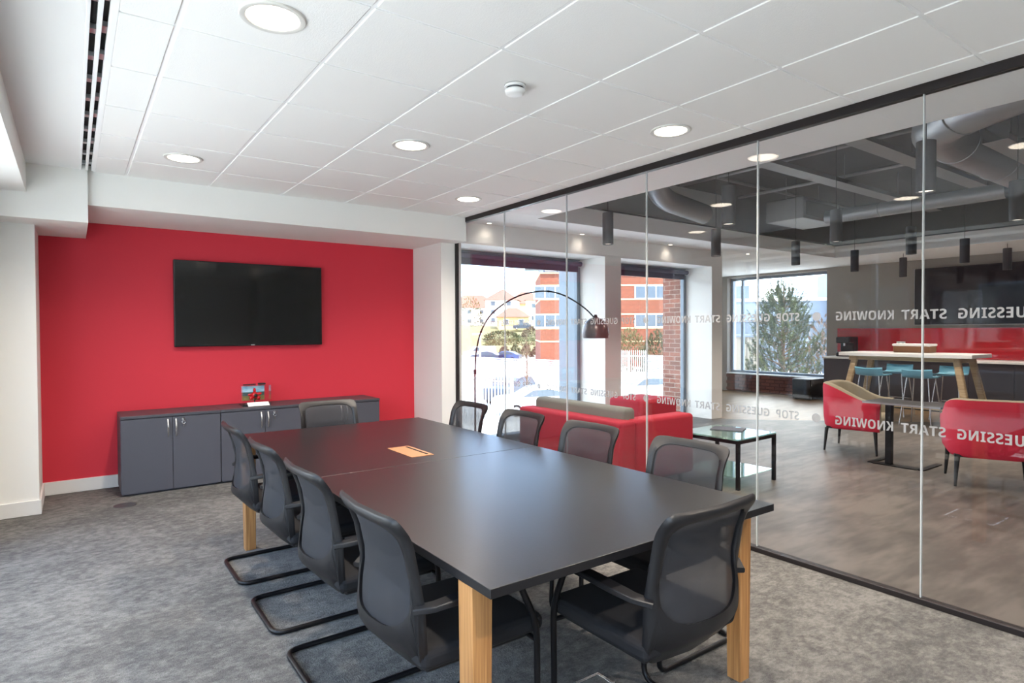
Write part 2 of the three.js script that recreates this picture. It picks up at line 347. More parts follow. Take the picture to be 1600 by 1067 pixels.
// glass partition
const JOINTS = [-6.03, -5.08, -4.12, -3.19, -2.258, -1.32, -0.385, 0.55, 1.485, 2.2];
{
  const w = struct('wall_right', null, null, 'frameless glass partition with dark head and floor channels');
  part('head_channel', RB(GX - 0.025, GX + 0.025, 2.636, 2.688, -6.04, 2.2, 0.003, 1), M.darkRail, w);
  part('floor_channel', RB(GX - 0.03, GX + 0.025, 0, 0.03, -6.04, 2.2, 0.003, 1), M.darkRail, w);
  part('end_channel', RB(GX - 0.02, GX + 0.02, 0.03, 2.636, -6.045, -6.015, 0.003, 1), M.darkRail, w);
  for (let i = 0; i < JOINTS.length - 1; i++) {
    part('glass_pane', B(GX - 0.006, GX + 0.006, 0.03, 2.636, JOINTS[i] + 0.003, JOINTS[i + 1] - 0.003), M.glass, w);
    if (i) part('joint_strip', B(GX - 0.008, GX + 0.008, 0.03, 2.636, JOINTS[i] - 0.003, JOINTS[i] + 0.003), M.joint, w);
  }
  struct('wall_partition_head', B(GX - 0.022, GX + 0.075, 2.688, 3.6, -6.04, 2.2), M.white, 'white plasterboard above the glass partition');
}
// lettering on the glass, reads from the breakout side
{
  const font = await new FontLoader().loadAsync('fonts/droid/droid_sans_bold.typeface.json');
  const word = (t, len) => {
    const g = new TextGeometry(t, { font, size: 0.05, depth: 0.0006, curveSegments: 4, bevelEnabled: false }); g.computeBoundingBox();
    const b = g.boundingBox; g.translate(-b.min.x, 0, 0); g.scale(len / (b.max.x - b.min.x), 0.05 / 0.0357 * 0.72, 1); return g.rotateY(Math.PI / 2);
  };
  const words = [['STOP', 0, 0.149], ['GUESSING', 0.193, 0.316], ['START', 0.559, 0.206], ['KNOWING', 0.803, 0.307]].map(([t, o, l]) => [word(t, l), o]);
  const dot = new THREE.CylinderGeometry(0.026, 0.026, 0.0006, 28).rotateZ(Math.PI / 2);
  for (const [y, row] of [[1.481, 'upper'], [0.879, 'lower']]) for (let k = -2; k <= 1; k++) {
    const where = ['by the corner pier', 'in front of the red sofa', 'left of the red armchairs', 'in front of the red armchairs'][k + 2];
    const t = thing('glass_lettering', `${row} row of frosted slogan lettering on the glass ${where}`, 'lettering', [GX + 0.0062, y, -1.985 + k * 1.328], 0, 'slogan lettering on the glass');
    words.forEach(([g, o]) => { part('word', g, M.letter, t).position.z = -o; });
    const d = part('dot', dot, M.letter, t); d.position.set(0.0003, 0.025, 0.106);
  }
}
// meeting-room downlights
const glow = S({ color: 0xffffff, roughness: 0.6, emissive: 0xfff0da, emissiveIntensity: 10 });
{
  const rim = new THREE.LatheGeometry([[0.098, 0.012], [0.098, -0.004], [0.104, -0.009], [0.122, -0.010], [0.126, -0.006], [0.126, 0.002]].map(([r, y]) => new THREE.Vector2(r, y)), 40);
  const disc = new THREE.CylinderGeometry(0.098, 0.098, 0.004, 40);
  const where = { '0.666,-2.54': 'beside the air grille over the table end', '0.666,-4.95': 'near the red wall and air grille', '1.866,-3.74': 'over the middle of the table', '3.066,-4.95': 'near the corner of the glass and red wall', '3.066,-2.54': 'beside the glass partition over the table', '1.866,-1.33': 'over the near end of the table', '0.666,-0.13': 'over the near window', '3.066,-0.13': 'beside the near glass panes' };
  for (const k of Object.keys(where)) {
    const [x, z] = k.split(',').map(Number), t = thing('downlight', 'round recessed ceiling downlight ' + where[k], 'ceiling light', [x, CY - 0.007, z], 0, 'recessed downlights in the meeting room ceiling');
    part('rim', rim, M.lampRim, t); part('diffuser', disc, glow, t).position.y = -0.004;
    beam(t, LAMP, 0.06, 0.05, 'downlight_beam');
  }
}
// smoke detector
{
  const t = thing('smoke_detector', 'small round white smoke detector on a ceiling tile', 'smoke detector', [1.85, CY - 0.0075, -2.53]);
  const L = (p, n = 28) => new THREE.LatheGeometry(p.map(([r, y]) => new THREE.Vector2(r, y)), n);
  part('base', L([[0, 0], [0.054, 0], [0.054, -0.012], [0.05, -0.015], [0, -0.015]]), M.plasticWhite, t);
  part('vent_ring', L([[0.044, -0.015], [0.044, -0.027], [0, -0.027]]), M.outlet, t);
  part('cap', L([[0, -0.025], [0.05, -0.025], [0.052, -0.03], [0.048, -0.045], [0.034, -0.051], [0, -0.052]]), M.plasticWhite, t);
}

// ---------- breakout shell ----------
{
  const H = 2.44, w = struct('wall_facade', null, null, 'white facade wall of the breakout area with deep window recesses');
  const pc = (x0, x1, y0, y1) => part('wall_piece', B(x0, x1, y0, y1, -6.62, -6.04), M.white, w);
  pc(3.64, 8.56, H, 3.6); pc(5.93, 6.24, 0, H); pc(8.29, 8.56, 0, H);
  const o = struct('wall_facade_outer', null, null, 'outer brick leaf of the facade');
  part('brickwork', B(6.02, 6.2, -3, 3.8, -6.98, -6.62), M.frameDark, o); part('brickwork', B(8.25, 8.56, -3, 3.8, -7.0, -6.62), M.brick, o); part('brickwork', B(3.64, 8.56, 2.46, 3.8, -6.98, -6.62), M.brick, o);
  part('brickwork', B(5.9, 6.02, -3, 3.8, -6.98, -6.62), M.frame, o);
  windowUnit('z', -6.58, 3.64, 5.93, 0, H, [], 'tall window behind the arc lamp');
  windowUnit('z', -6.58, 6.24, 8.29, 0, H, [], 'tall window facing the brick office');
  for (const [x0, x1, lab] of [[3.68, 5.9, 'rolled up dark blind at the window behind the arc lamp'], [6.28, 8.26, 'rolled up dark blind at the window facing the brick office']]) {
    const b = thing('roller_blind', lab, 'blind', [0, 0, 0], 0, 'roller blinds in the breakout windows');
    part('roll', new THREE.CylinderGeometry(0.035, 0.035, x1 - x0, 20).rotateZ(Math.PI / 2).translate((x0 + x1) / 2, 2.375, -6.5), M.blind, b);
    part('cloth', B(x0 + 0.02, x1 - 0.02, 2.27, 2.375, -6.538, -6.535), M.blind, b);
    part('bracket', B(x0 - 0.01, x0, 2.33, 2.42, -6.545, -6.45), M.plasticWhite, b); part('bracket', B(x1, x1 + 0.01, 2.33, 2.42, -6.545, -6.45), M.plasticWhite, b);
    part('bottom_bar', RB(x0 + 0.02, x1 - 0.02, 2.26, 2.272, -6.545, -6.528, 0.003, 1), M.frameDark, b);
  }
  {
    const w2 = struct('wall_return', null, null, 'slanting outer wall of the kitchen alcove, brick outside'), L = 4.05, a = Math.atan2(2.42, 3.24);
    for (const [m, z0, z1] of [[M.white, 0, 0.12], [M.brick, -0.14, 0]]) { const p = part(m === M.brick ? 'brickwork' : 'wall_piece', B(0, L, -3, 3.6, z0, z1), m, w2); p.position.set(8.42, 0, -6.86); p.rotation.y = a; }
  }
  struct('wall_alcove', B(11.55, 12.95, -0.25, 3.6, -9.4, -9.1), M.greyWall, 'grey end wall of the kitchen alcove');
  const k = struct('wall_kitchen', null, null, 'grey kitchen wall with a picture window and dark brick dado');
  const kp = (y0, y1, z0, z1, m = M.greyWall) => part('wall_piece', B(12.6, 12.95, y0, y1, z0, z1), m, k);
  kp(0, 3.6, -6.4, 2.2); kp(0, 3.6, -9.1, -8.75); kp(2.64, 3.6, -8.75, -6.4);
  // brick dado under the window, bricks laid one by one
  kp(0, 0.42, -8.75, -6.4, M.brickDark);
  const bg = [0, 1, 2].map((i) => RB(-0.012, 0, 0, 0.062, -0.105, 0.105, 0.003, 1)), bm = [0x6a3a30, 0x5a3029, 0x743f33].map((c) => S({ color: c, roughness: 0.85, bumpMap: fineBump, bumpScale: 0.001 }));
  for (let r = 0; r < 5; r++) for (let i = 0; i < 10; i++) { const b = part('brick', bg[0], bm[(r * 3 + i * 7 + (i * i) % 3) % 3], k); b.position.set(12.598, 0.02 + r * 0.075, -8.66 + i * 0.225 + (r % 2) * 0.11); }
  windowUnit('x', 12.78, -8.75, -6.4, 0.42, 2.64, [-8.45], 'picture window with the pine tree outside');
  struct('window_sill', RB(12.56, 12.95, 0.4, 0.425, -8.75, -6.4, 0.004, 1), M.skirt, 'pale sill of the picture window');
  // plaster ceiling margins round the open void
  const c = struct('ceiling_margin', null, null, 'white plaster ceiling margin round the open dark ceiling');
  const mg = (x0, x1, z0, z1) => part('board', B(x0, x1, CY, CY + 0.03, z0, z1), M.ceilingPaint, c);
  mg(GX + 0.07, 12.6, -6.04, -5.42); mg(GX + 0.07, 4.27, -5.42, 2.2); mg(10.95, 12.6, -5.42, 2.2); {
    const s = new THREE.Shape(); [[8.56, -6.04], [8.56, -6.9], [11.6, -9.1], [12.6, -9.1], [12.6, -6.04]].forEach(([x, z], i) => (i ? s.lineTo(x, -z) : s.moveTo(x, -z)));
    part('board', metricUV(new THREE.ExtrudeGeometry(s, { depth: 0.03, bevelEnabled: false }).rotateX(-Math.PI / 2).translate(0, CY, 0)), M.ceilingPaint, c);
  }
  part('upstand', [B(4.24, 10.98, CY + 0.03, CY + 0.2, -5.45, -5.42), B(4.24, 4.27, CY + 0.03, CY + 0.2, -5.42, 2.2), B(10.95, 10.98, CY + 0.03, CY + 0.2, -5.42, 2.2)], M.ceilingPaint, c);
  struct('ceiling_fill', [B(GX + 0.07, 12.6, CY + 0.2, CY + 0.22, -6.04, -5.42), B(GX + 0.07, 4.27, CY + 0.2, CY + 0.22, -5.42, 2.2), B(10.95, 12.6, CY + 0.2, CY + 0.22, -5.42, 2.2)], M.soffit, 'dark lining above the ceiling margin');
}

// ---------- meeting table ----------
{
  const t = thing('conference_table', 'long dark grey conference table with square oak legs', 'table', [1.57, 0, -2.872]);
  const hx = 0.675, hz = 1.527, y0 = 0.712, y1 = 0.74;
  for (const [a, b] of [[-hz, -0.0015], [0.0015, hz]]) part('tabletop', RB(-hx, hx, y0, y1, a, b, 0.002, 1), M.tableTop, t);
  part('under_frame', [B(-0.58, -0.53, 0.655, 0.712, -1.4, 1.4), B(0.53, 0.58, 0.655, 0.712, -1.4, 1.4), B(-0.53, 0.53, 0.655, 0.712, -1.41, -1.36), B(-0.53, 0.53, 0.655, 0.712, 1.36, 1.41), B(-0.53, 0.53, 0.655, 0.712, -0.03, 0.03)], M.blackMetal, t);
  for (const sx of [-1, 1]) for (const sz of [-1, 1]) {
    const x = sx * (hx - 0.037), z = sz * (hz - 0.135), q = (h, y) => [V(x - h, y, z - h), V(x + h, y, z - h), V(x + h, y, z + h), V(x - h, y, z + h)].reverse();
    const bev = (h, y) => { const c = 0.004, s = []; for (const [a, b] of [[-1, -1], [1, -1], [1, 1], [-1, 1]]) { const k = a * b > 0; s.push(V(x + a * (k ? h : h - c), y, z + b * (k ? h - c : h)), V(x + a * (k ? h - c : h), y, z + b * (k ? h : h - c))); } return s.reverse(); };
    part('leg', metricUV(toCreasedNormals(loft([bev(0.032, 0), bev(0.037, 0.712)]), 0.3), 'swap'), M.oak, t);
  }
  const h = part('cable_hatch', RB(-0.075, 0.06, y1, y1 + 0.003, -0.458, -0.14, 0.0012, 1), M.copper, t);
  part('hatch_slot', B(0.026, 0.038, y1 + 0.0028, y1 + 0.0048, -0.43, -0.165), M.gap, h);
}

// ---------- meeting chairs ----------
const lerpTab = (tab, t) => { let i = 1; while (i < tab.length - 1 && tab[i][0] < t) i++; const [a, ...p] = tab[i - 1], [b, ...q] = tab[i], k = clamp((t - a) / (b - a)); return p.map((v, j) => v + (q[j] - v) * (k * k * (3 - 2 * k) * 0.4 + k * 0.6)); };
const PROFILE = [[0, 0.38, -0.14, 0.15, 0.02], [0.08, 0.39, -0.205, 0.195, 0.04], [0.18, 0.43, -0.26, 0.225, 0.062], [0.3, 0.495, -0.283, 0.238, 0.072], [0.45, 0.575, -0.276, 0.234, 0.066], [0.58, 0.65, -0.262, 0.222, 0.054], [0.72, 0.728, -0.264, 0.218, 0.044], [0.88, 0.82, -0.29, 0.226, 0.036], [1, 0.886, -0.326, 0.24, 0.03]];
function backPoint(u, s, off = 0) {
  const [y, z, w, c] = lerpTab(PROFILE, clamp(s));
  const [y2, z2] = lerpTab(PROFILE, clamp(s + 0.02)), [y1, z1] = lerpTab(PROFILE, clamp(s - 0.02)), l = Math.hypot(y2 - y1, z2 - z1) || 1;
  return V(u * w, y - (z2 - z1) / l * off * -1 * -1, z + c * u * u + (y2 - y1) / l * off);
}
function buildChair() {
  const t = thing('meeting_chair', '', 'chair', [0, 0, 0], 0, 'black mesh chairs around the conference table');
  const N = 64, sup = (a, n) => { const c = Math.cos(a), s = Math.sin(a); return [Math.sign(c) * Math.pow(Math.abs(c), 2 / n), Math.sign(s) * Math.pow(Math.abs(s), 2 / n)]; };
  const rings = [];
  for (let k = 0; k < 7; k++) rings.push([]);
  for (let i = 0; i < N; i++) {
    const a = (i / N) * Math.PI * 2, [ou, os] = sup(a, 10), [iu, is] = sup(a, os < 0 ? 4 : 6);
    const O = (f, off) => { const uu = ou * (1 - f) + iu * 0.85 * f, ss = (0.5 + 0.5 * os) * (1 - f) + (0.64 + 0.3 * is) * f; return backPoint(uu, ss, off); };
    [[0, 0.004], [0.5, 0.008], [1, 0.004], [1.02, -0.010], [0.8, -0.017], [0.2, -0.015], [0, -0.004]].forEach(([f, off], k) => rings[k].push(O(f, off)));
  }
  rings.push(rings[0]);
  part('back_frame', creased(loft(rings, true, false), 1.2), M.chairPlastic, t);
  const mr = [];
  for (let k = 0; k <= 8; k++) { const q = k / 8 * 1.03, r = []; for (let i = 0; i < N; i++) { const a = (i / N) * Math.PI * 2, [, os] = sup(a, 10), [iu, is] = sup(a, os < 0 ? 4 : 6); r.push(backPoint(iu * 0.85 * q, 0.64 + 0.3 * is * q, 0.001)); } mr.push(r); }
  const mg = loft(mr, true, false); mg.computeVertexNormals(); part('back_mesh', metricUV(mg), M.chairMesh, t);
  part('seat', metricUV(toCreasedNormals(new RoundedBoxGeometry(0.47, 0.062, 0.47, 5, 0.028), 0.9).translate(0, 0.435, 0.015)), M.seatFabric, t);
  part('seat_shell', RB(-0.205, 0.205, 0.386, 0.41, -0.19, 0.2, 0.01, 2), M.chairPlastic, t);
  for (const s of [-1, 1]) {
    const p = [V(s * 0.22, 0.60, -0.235), V(s * 0.255, 0.612, -0.19), V(s * 0.268, 0.622, -0.12), V(s * 0.27, 0.628, -0.03), V(s * 0.268, 0.628, 0.06), V(s * 0.265, 0.624, 0.13)];
    part('armrest', sweep(p, (q) => 0.02 + 0.006 * Math.sin(q * Math.PI), 0.0095), M.chairPlastic, t);
  }
  const half = [V(-0.262, 0.618, 0.115), V(-0.25, 0.45, 0.2), V(-0.235, 0.012, 0.215), V(-0.235, 0.012, -0.3)];
  const full = [...half, ...half.map((p) => V(-p.x, p.y, p.z)).reverse()];
  part('cantilever_tube', tube(fillet(full, 0.06, 6), 0.0115, 120, 10), M.blackMetal, t);
  part('seat_bracket', [rod(V(-0.244, 0.395, 0.198), V(0.244, 0.395, 0.198), 0.009), B(-0.13, 0.13, 0.365, 0.39, -0.15, 0.15)], M.blackMetal, t);
  return t;
}
{
  const chair = buildChair();
  const spots = [
    [1.05, -1.85, 90, 'black mesh meeting chair on the window side, first from the near table end'],
    [1.05, -2.53, 90, 'black mesh meeting chair on the window side, second from the near table end'],
    [1.05, -3.19, 90, 'black mesh meeting chair on the window side, third from the near table end'],
    [1.05, -3.885, 90, 'black mesh meeting chair on the window side, next to the red wall end'],
    [2.16, -1.91, -90, 'black mesh meeting chair on the glass side, first from the near table end'],
    [2.16, -2.61, -90, 'black mesh meeting chair on the glass side, second from the near table end'],
    [2.16, -3.27, -90, 'black mesh meeting chair on the glass side, third from the near table end'],
    [2.16, -3.93, -90, 'black mesh meeting chair on the glass side, next to the corner pier'],
    [1.635, -1.475, 180, 'black mesh meeting chair at the near head of the table'],
    [1.62, -4.44, 0, 'black mesh meeting chair at the far head in front of the cabinets'],
  ];
  spots.forEach(([x, z, a, l], i) => {
    const o = i ? copy(chair, [x, 0, z], THREE.MathUtils.degToRad(a), l) : chair;
    o.position.set(x, 0, z); o.rotation.y = THREE.MathUtils.degToRad(a); o.userData.label = l;
  });
}

// ---------- cabinets ----------
{
  const X0 = 0.325, W = 0.797, zf = -6.245, zb = -6.7, H = 0.7;
  const lab = ['dark grey two door cabinet nearest the white window pier', 'dark grey two door cabinet in the middle of the row', 'dark grey two door cabinet behind the far chair'];
  for (let i = 0; i < 3; i++) {
    const t = thing('storage_cabinet', lab[i], 'cabinet', [X0 + W * (i + 0.5), 0, 0], 0, 'cabinets along the red wall'), w = W / 2 - 0.001;
    part('body', [B(-w, w, 0.03, H - 0.026, zb, zf - 0.02), B(-w + 0.02, w - 0.02, 0, 0.03, zb + 0.02, zf - 0.05)], M.cabinet, t);
    part('top', RB(-w, w, H - 0.024, H, zb, zf + 0.006, 0.002, 1), M.cabinetTop, t);
    for (const s of [-1, 1]) {
      const d = part('door', RB(Math.min(s * 0.002, s * (w - 0.003)), Math.max(s * 0.002, s * (w - 0.003)), 0.02, H - 0.032, zf - 0.018, zf, 0.0015, 1), M.cabinet, t), hx = s * 0.032 - 0.005;
      const hp = []; for (let k = 0; k <= 12; k++) { const q = k / 12; hp.push(V(hx, 0.495 + q * 0.155, zf + 0.002 + 0.026 * Math.sin(q * Math.PI))); }
      part('handle', sweep(hp, 0.006, 0.004, V(0, 0, 1)), M.chrome, d);
      if (s > 0 && i < 3) {
        const l = part('lock', [new THREE.CylinderGeometry(0.013, 0.013, 0.008, 20).rotateX(Math.PI / 2).translate(0.085, 0.642, zf + 0.004)], M.chrome, d);
        if (i < 2) part('key', [new THREE.TorusGeometry(0.013, 0.003, 6, 16).translate(0.088, 0.615, zf + 0.014), B(0.085, 0.091, 0.57, 0.603, zf + 0.012, zf + 0.015), B(0.0845, 0.0855, 0.63, 0.646, zf + 0.008, zf + 0.03)], M.chrome, d);
      }
    }
  }
}
// ---------- wall screen ----------
{
  const t = thing('wall_television', 'large black flat television mounted on the red wall', 'television', [1.515, 1.71, -6.67]);
  part('bezel', RB(-0.717, 0.717, -0.422, 0.422, -0.045, 0, 0.006, 2), M.bezel, t);
  part('screen', B(-0.703, 0.703, -0.402, 0.41, -0.002, 0.0012), M.screen, t);
  part('maker_badge', RB(-0.02, 0.016, -0.418, -0.408, -0.002, 0.0025, 0.001, 1), M.chrome, t);
  part('wall_bracket', B(-0.25, 0.25, -0.2, 0.2, -0.058, -0.045), M.blackMetal, t);
}
// ---------- display case on the cabinets ----------
{
  const t = thing('display_case', 'clear acrylic display case standing on the middle cabinet', 'display case', [1.475, 0.7005, -6.45]);
  const w = 0.135, h = 0.2, d = 0.085, k = 0.004;
  part('pane', B(-w, w, 0, h, d - k, d), M.acrylic, t); part('pane', B(-w, -w + k, 0, h, -d, d - k), M.acrylic, t); part('pane', B(w - k, w, 0, h, -d, d - k), M.acrylic, t); part('pane', B(-w + k, w - k, h - k, h, -d, d - k), M.acrylic, t);
  const print = tex(128, (u, v) => v > 0.55 ? mix3([0.35, 0.66, 0.82], [0.85, 0.93, 0.96], fbm(u * 5, v * 6, 91, 3)) : v > 0.3 ? mix3([0.2, 0.28, 0.34], [0.35, 0.45, 0.4], fbm(u * 8, v * 8, 93, 3)) : mix3([0.45, 0.4, 0.25], [0.6, 0.55, 0.3], fbm(u * 8, v * 8, 95, 3)));
  part('printed_back', new THREE.PlaneGeometry(0.22, 0.15).translate(0, 0.115, -d + 0.006), S({ map: print, roughness: 0.6 }), t);
  part('base', RB(-w + k, w - k, 0, 0.012, -d + 0.001, d - k, 0.002, 1), M.black, t);
  part('top_strip', [RB(-0.1, 0.02, h, h + 0.008, -0.06, -0.035, 0.003, 1), RB(0.04, 0.11, h, h + 0.014, -0.06, -0.02, 0.005, 1)], M.black, t);
  const m = thing('display_model', 'small red and black model inside the acrylic case', 'model', [1.475, 0.7125, -6.46]), mr = S({ color: 0xc4121f, roughness: 0.35 });
  const E = (x, y, z, a, b, c) => new THREE.SphereGeometry(1, 16, 12).scale(a, b, c).translate(x, y, z);
  part('stand', [cyl(0.03, 0.03, 0.006, 0, 0, 0), cyl(0.006, 0.006, 0.05, 0, 0.005, 0)], M.black, m);
  part('body', [E(0, 0.085, 0, 0.035, 0.034, 0.03), E(-0.045, 0.09, 0, 0.02, 0.013, 0.014), E(0.047, 0.098, 0, 0.02, 0.014, 0.014), E(-0.035, 0.058, 0.008, 0.018, 0.02, 0.014), E(0.036, 0.058, 0.008, 0.018, 0.02, 0.014), E(0, 0.13, -0.004, 0.014, 0.028, 0.014)], mr, m);
  part('core', E(0.004, 0.083, 0.022, 0.018, 0.018, 0.014), M.black, m);
  const c = RB(-0.1, 0.1, -0.003, 0.003, -0.035, 0.035, 0.002, 1).rotateX(0.45);
  solo('name_card', c, M.paper, 'white sloping card lying in front of the acrylic case', 'card', [1.48, 0.72, -6.33]);
}
solo('floor_outlet', new THREE.LatheGeometry([[0, 0.004], [0.07, 0.004], [0.08, 0.003], [0.083, 0]].map(([r, y]) => new THREE.Vector2(r, y)), 36), M.outlet, 'round dark metal floor outlet cover in the carpet', 'floor outlet', [0.335, 0.0005, -5.95]);
{
  const t = thing('floor_box', 'square floor box with a bright metal rim under the table', 'floor box', [1.6, 0, -1.68]), h = 0.16;
  part('rim', [RB(-h, h, 0, 0.006, -h, -h + 0.014, 0.002, 1), RB(-h, h, 0, 0.006, h - 0.014, h, 0.002, 1), RB(-h, -h + 0.014, 0, 0.006, -h, h, 0.002, 1), RB(h - 0.014, h, 0, 0.006, -h, h, 0.002, 1)], M.chrome, t);
  part('lid', B(-h + 0.014, h - 0.014, 0, 0.003, -h + 0.014, h - 0.014), M.carpet, t);
}

// ---------- breakout: services in the open ceiling ----------
{
  const duct = (pts, r, lab, elbows = true) => {
    const t = thing('air_duct', lab, 'duct', [0, 0, 0], 0, 'services in the open ceiling'), p = fillet(pts, r * 2.2, 8);
    part('duct_tube', tube(p, r, p.length * 2, 20), M.duct, t);
    for (let i = 0; i < pts.length - 1; i++) { const d = pts[i + 1].clone().sub(pts[i]), L = d.length(), q = new THREE.Quaternion().setFromUnitVectors(V(0, 0, 1), d.clone().normalize()); for (let s = 0.7; s < L - 0.4; s += 1.1) part('seam_ring', new THREE.TorusGeometry(r, 0.008, 6, 24).applyQuaternion(q).translate(pts[i].x + d.x * s / L, pts[i].y + d.y * s / L, pts[i].z + d.z * s / L), M.duct, t); }
  };
  duct([V(5.2, 3.1, -1.2), V(5.8, 3.12, -2.15), V(10.4, 3.12, -2.15)], 0.19, 'large galvanised round duct crossing the open ceiling');
  duct([V(8.65, 3.0, -4.4), V(8.65, 3.0, -2.36)], 0.09, 'thin galvanised duct joining the large round duct');
  duct([V(5.4, 3.25, -4.75), V(5.9, 3.05, -5.05), V(6.9, 2.98, -5.15)], 0.13, 'bent flexible duct near the facade windows');
  duct([V(4.55, 3.3, -4.1), V(4.7, 3.05, -4.6), V(4.55, 2.98, -5.2)], 0.11, 'drooping flexible duct beside the glass partition');
  const tray = (x0, x1, y, z, lab) => {
    const t = thing('cable_tray', lab, 'cable tray', [0, 0, 0], 0, 'services in the open ceiling');
    part('tray_base', B(x0, x1, y, y + 0.004, z - 0.09, z + 0.09), M.tray, t); part('tray_side', B(x0, x1, y, y + 0.05, z - 0.093, z - 0.09), M.tray, t); part('tray_side', B(x0, x1, y, y + 0.05, z + 0.09, z + 0.093), M.tray, t);
    for (let x = x0 + 0.4; x < x1; x += 1.5) part('hanger', rod(V(x, y, z), V(x, 3.6, z), 0.005), M.tray, t);
  };
  tray(4.4, 9.2, 3.2, -2.8, 'perforated cable tray hung over the breakout seating');
  tray(4.4, 10.6, 3.2, -3.75, 'cable tray hung between the two rows of pendants');
  tray(6.3, 10.6, 3.0, -1.8, 'cable tray hung beside the large round duct');
  const pipe = (a, b, lab) => solo('pipe', rod(a, b, 0.022), M.tray, lab, 'pipe', [0, 0, 0], 0, 'services in the open ceiling');
  pipe(V(4.4, 3.45, -5.0), V(10.8, 3.45, -5.0), 'thin steel pipe running along the facade side of the ceiling');
  pipe(V(6.6, 3.35, -5.3), V(6.6, 3.35, 1.5), 'thin steel pipe crossing above the sofa area');
  pipe(V(7.9, 3.35, -5.3), V(7.9, 3.35, 1.5), 'thin steel pipe crossing above the armchairs');
  pipe(V(5.3, 3.45, -5.3), V(5.3, 3.45, 1.5), 'thin steel pipe crossing above the coffee table');
  const a = thing('air_handler', 'boxy grey air handling unit hung in the open ceiling', 'air unit', [8.75, 2.98, -4.8], 0);
  part('casing', RB(-0.5, 0.5, 0, 0.3, -0.28, 0.28, 0.01, 1), M.tray, a); part('grille_face', B(-0.42, 0.42, 0.05, 0.25, 0.28, 0.285), M.soffit, a);
  for (const x of [-0.45, 0.45]) part('hanger', rod(V(x, 0.3, 0), V(x, 0.62, 0), 0.006), M.tray, a);
}
// pendants
const pendantGlow = S({ color: 0xffffff, emissive: 0xfff2e0, emissiveIntensity: 1.6, roughness: 0.6 });
{
  const body = new THREE.LatheGeometry([[0.048, 0.02], [0.05, 0], [0.055, 0], [0.055, 0.318], [0.052, 0.32], [0, 0.32]].map(([r, y]) => new THREE.Vector2(r, y)), 28), face = new THREE.CylinderGeometry(0.048, 0.048, 0.004, 28);
  const over = { '4.42': 'beside the glass partition', '6.2': 'over the coffee table', '7.95': 'over the armchairs', '9.6': 'before the high table', '11.28': 'above the kitchen side' }, row = { '-1.62': 'in the row away from the windows', '-3.06': 'in the middle row', '-4.46': 'in the row by the windows' };
  for (const x of Object.keys(over)) for (const z of Object.keys(row)) {
    if (+x > 9 && +z > -2) continue;
    const top = +x > 10.95 ? CY : 3.6, t = thing('pendant_light', `dark grey cylinder pendant light ${over[x]} ${row[z]}`, 'pendant light', [+x, 2.3, +z], 0, 'cylinder pendant lights in the breakout area');
    part('cylinder', body, M.pendant, t); part('lens', face, pendantGlow, t).position.y = 0.012; part('cable', cyl(0.003, 0.003, top - 2.62, 0, 0.32, 0, 6), M.black, t);
    beam(t, 6, 0.03, 0.03, 'pendant_beam');
  }
  const sd = new THREE.CylinderGeometry(0.028, 0.028, 0.004, 20), sr = new THREE.TorusGeometry(0.033, 0.006, 6, 24).rotateX(Math.PI / 2);
  [[3.97, 'above the arc lamp post'], [5.43, 'above the first facade window'], [7.18, 'above the second facade window'], [9.13, 'beyond the second facade window'], [10.6, 'above the kitchen alcove']].forEach(([x, w]) => {
    const t = thing('spot_light', 'tiny recessed spot light in the ceiling margin ' + w, 'ceiling light', [x, CY - 0.001, -5.95], 0, 'tiny spots in the facade ceiling margin');
    part('rim', sr, M.lampRim, t); part('lens', sd, glow, t);
    beam(t, 0.12, 0.03, 0.02, 'spot_beam');
  });
}
// ---------- sofa ----------
{
  const t = thing('red_sofa', 'red upholstered box sofa with its back to the glass', 'sofa', [3.74, 0, -3.63]);
  const C = (x0, x1, y0, y1, z0, z1, r = 0.035) => metricUV(toCreasedNormals(new RoundedBoxGeometry(x1 - x0, y1 - y0, z1 - z0, 4, r).translate((x0 + x1) / 2, (y0 + y1) / 2, (z0 + z1) / 2), 0.9));
  part('base', C(0.06, 0.96, 0.1, 0.3, -1.42, -0.02, 0.02), M.redFabric, t); part('backrest', C(0, 0.2, 0.1, 0.65, -1.45, 0), M.redFabric, t);
  part('arm', C(0.19, 0.98, 0.1, 0.65, -0.2, 0), M.redFabric, t); part('seat_cushion', C(0.2, 0.98, 0.3, 0.44, -1.44, -0.21), M.redFabric, t);
  part('back_cushion', C(0.14, 0.3, 0.44, 0.745, -1.36, -0.1, 0.04), M.greyFabric, t);
  for (const [x, z] of [[0.08, -0.1], [0.9, -0.1], [0.08, -1.35], [0.9, -1.35]]) part('foot', cyl(0.018, 0.024, 0.1, x, 0, z, 14), M.blackMetal, t);
  solo('red_pouffe', C(-0.3, 0.3, 0.02, 0.6, -0.3, 0.3, 0.05), M.redFabric, 'red upholstered pouffe standing beyond the sofa by the window pier', 'pouffe', [5.75, 0, -5.2]);
}
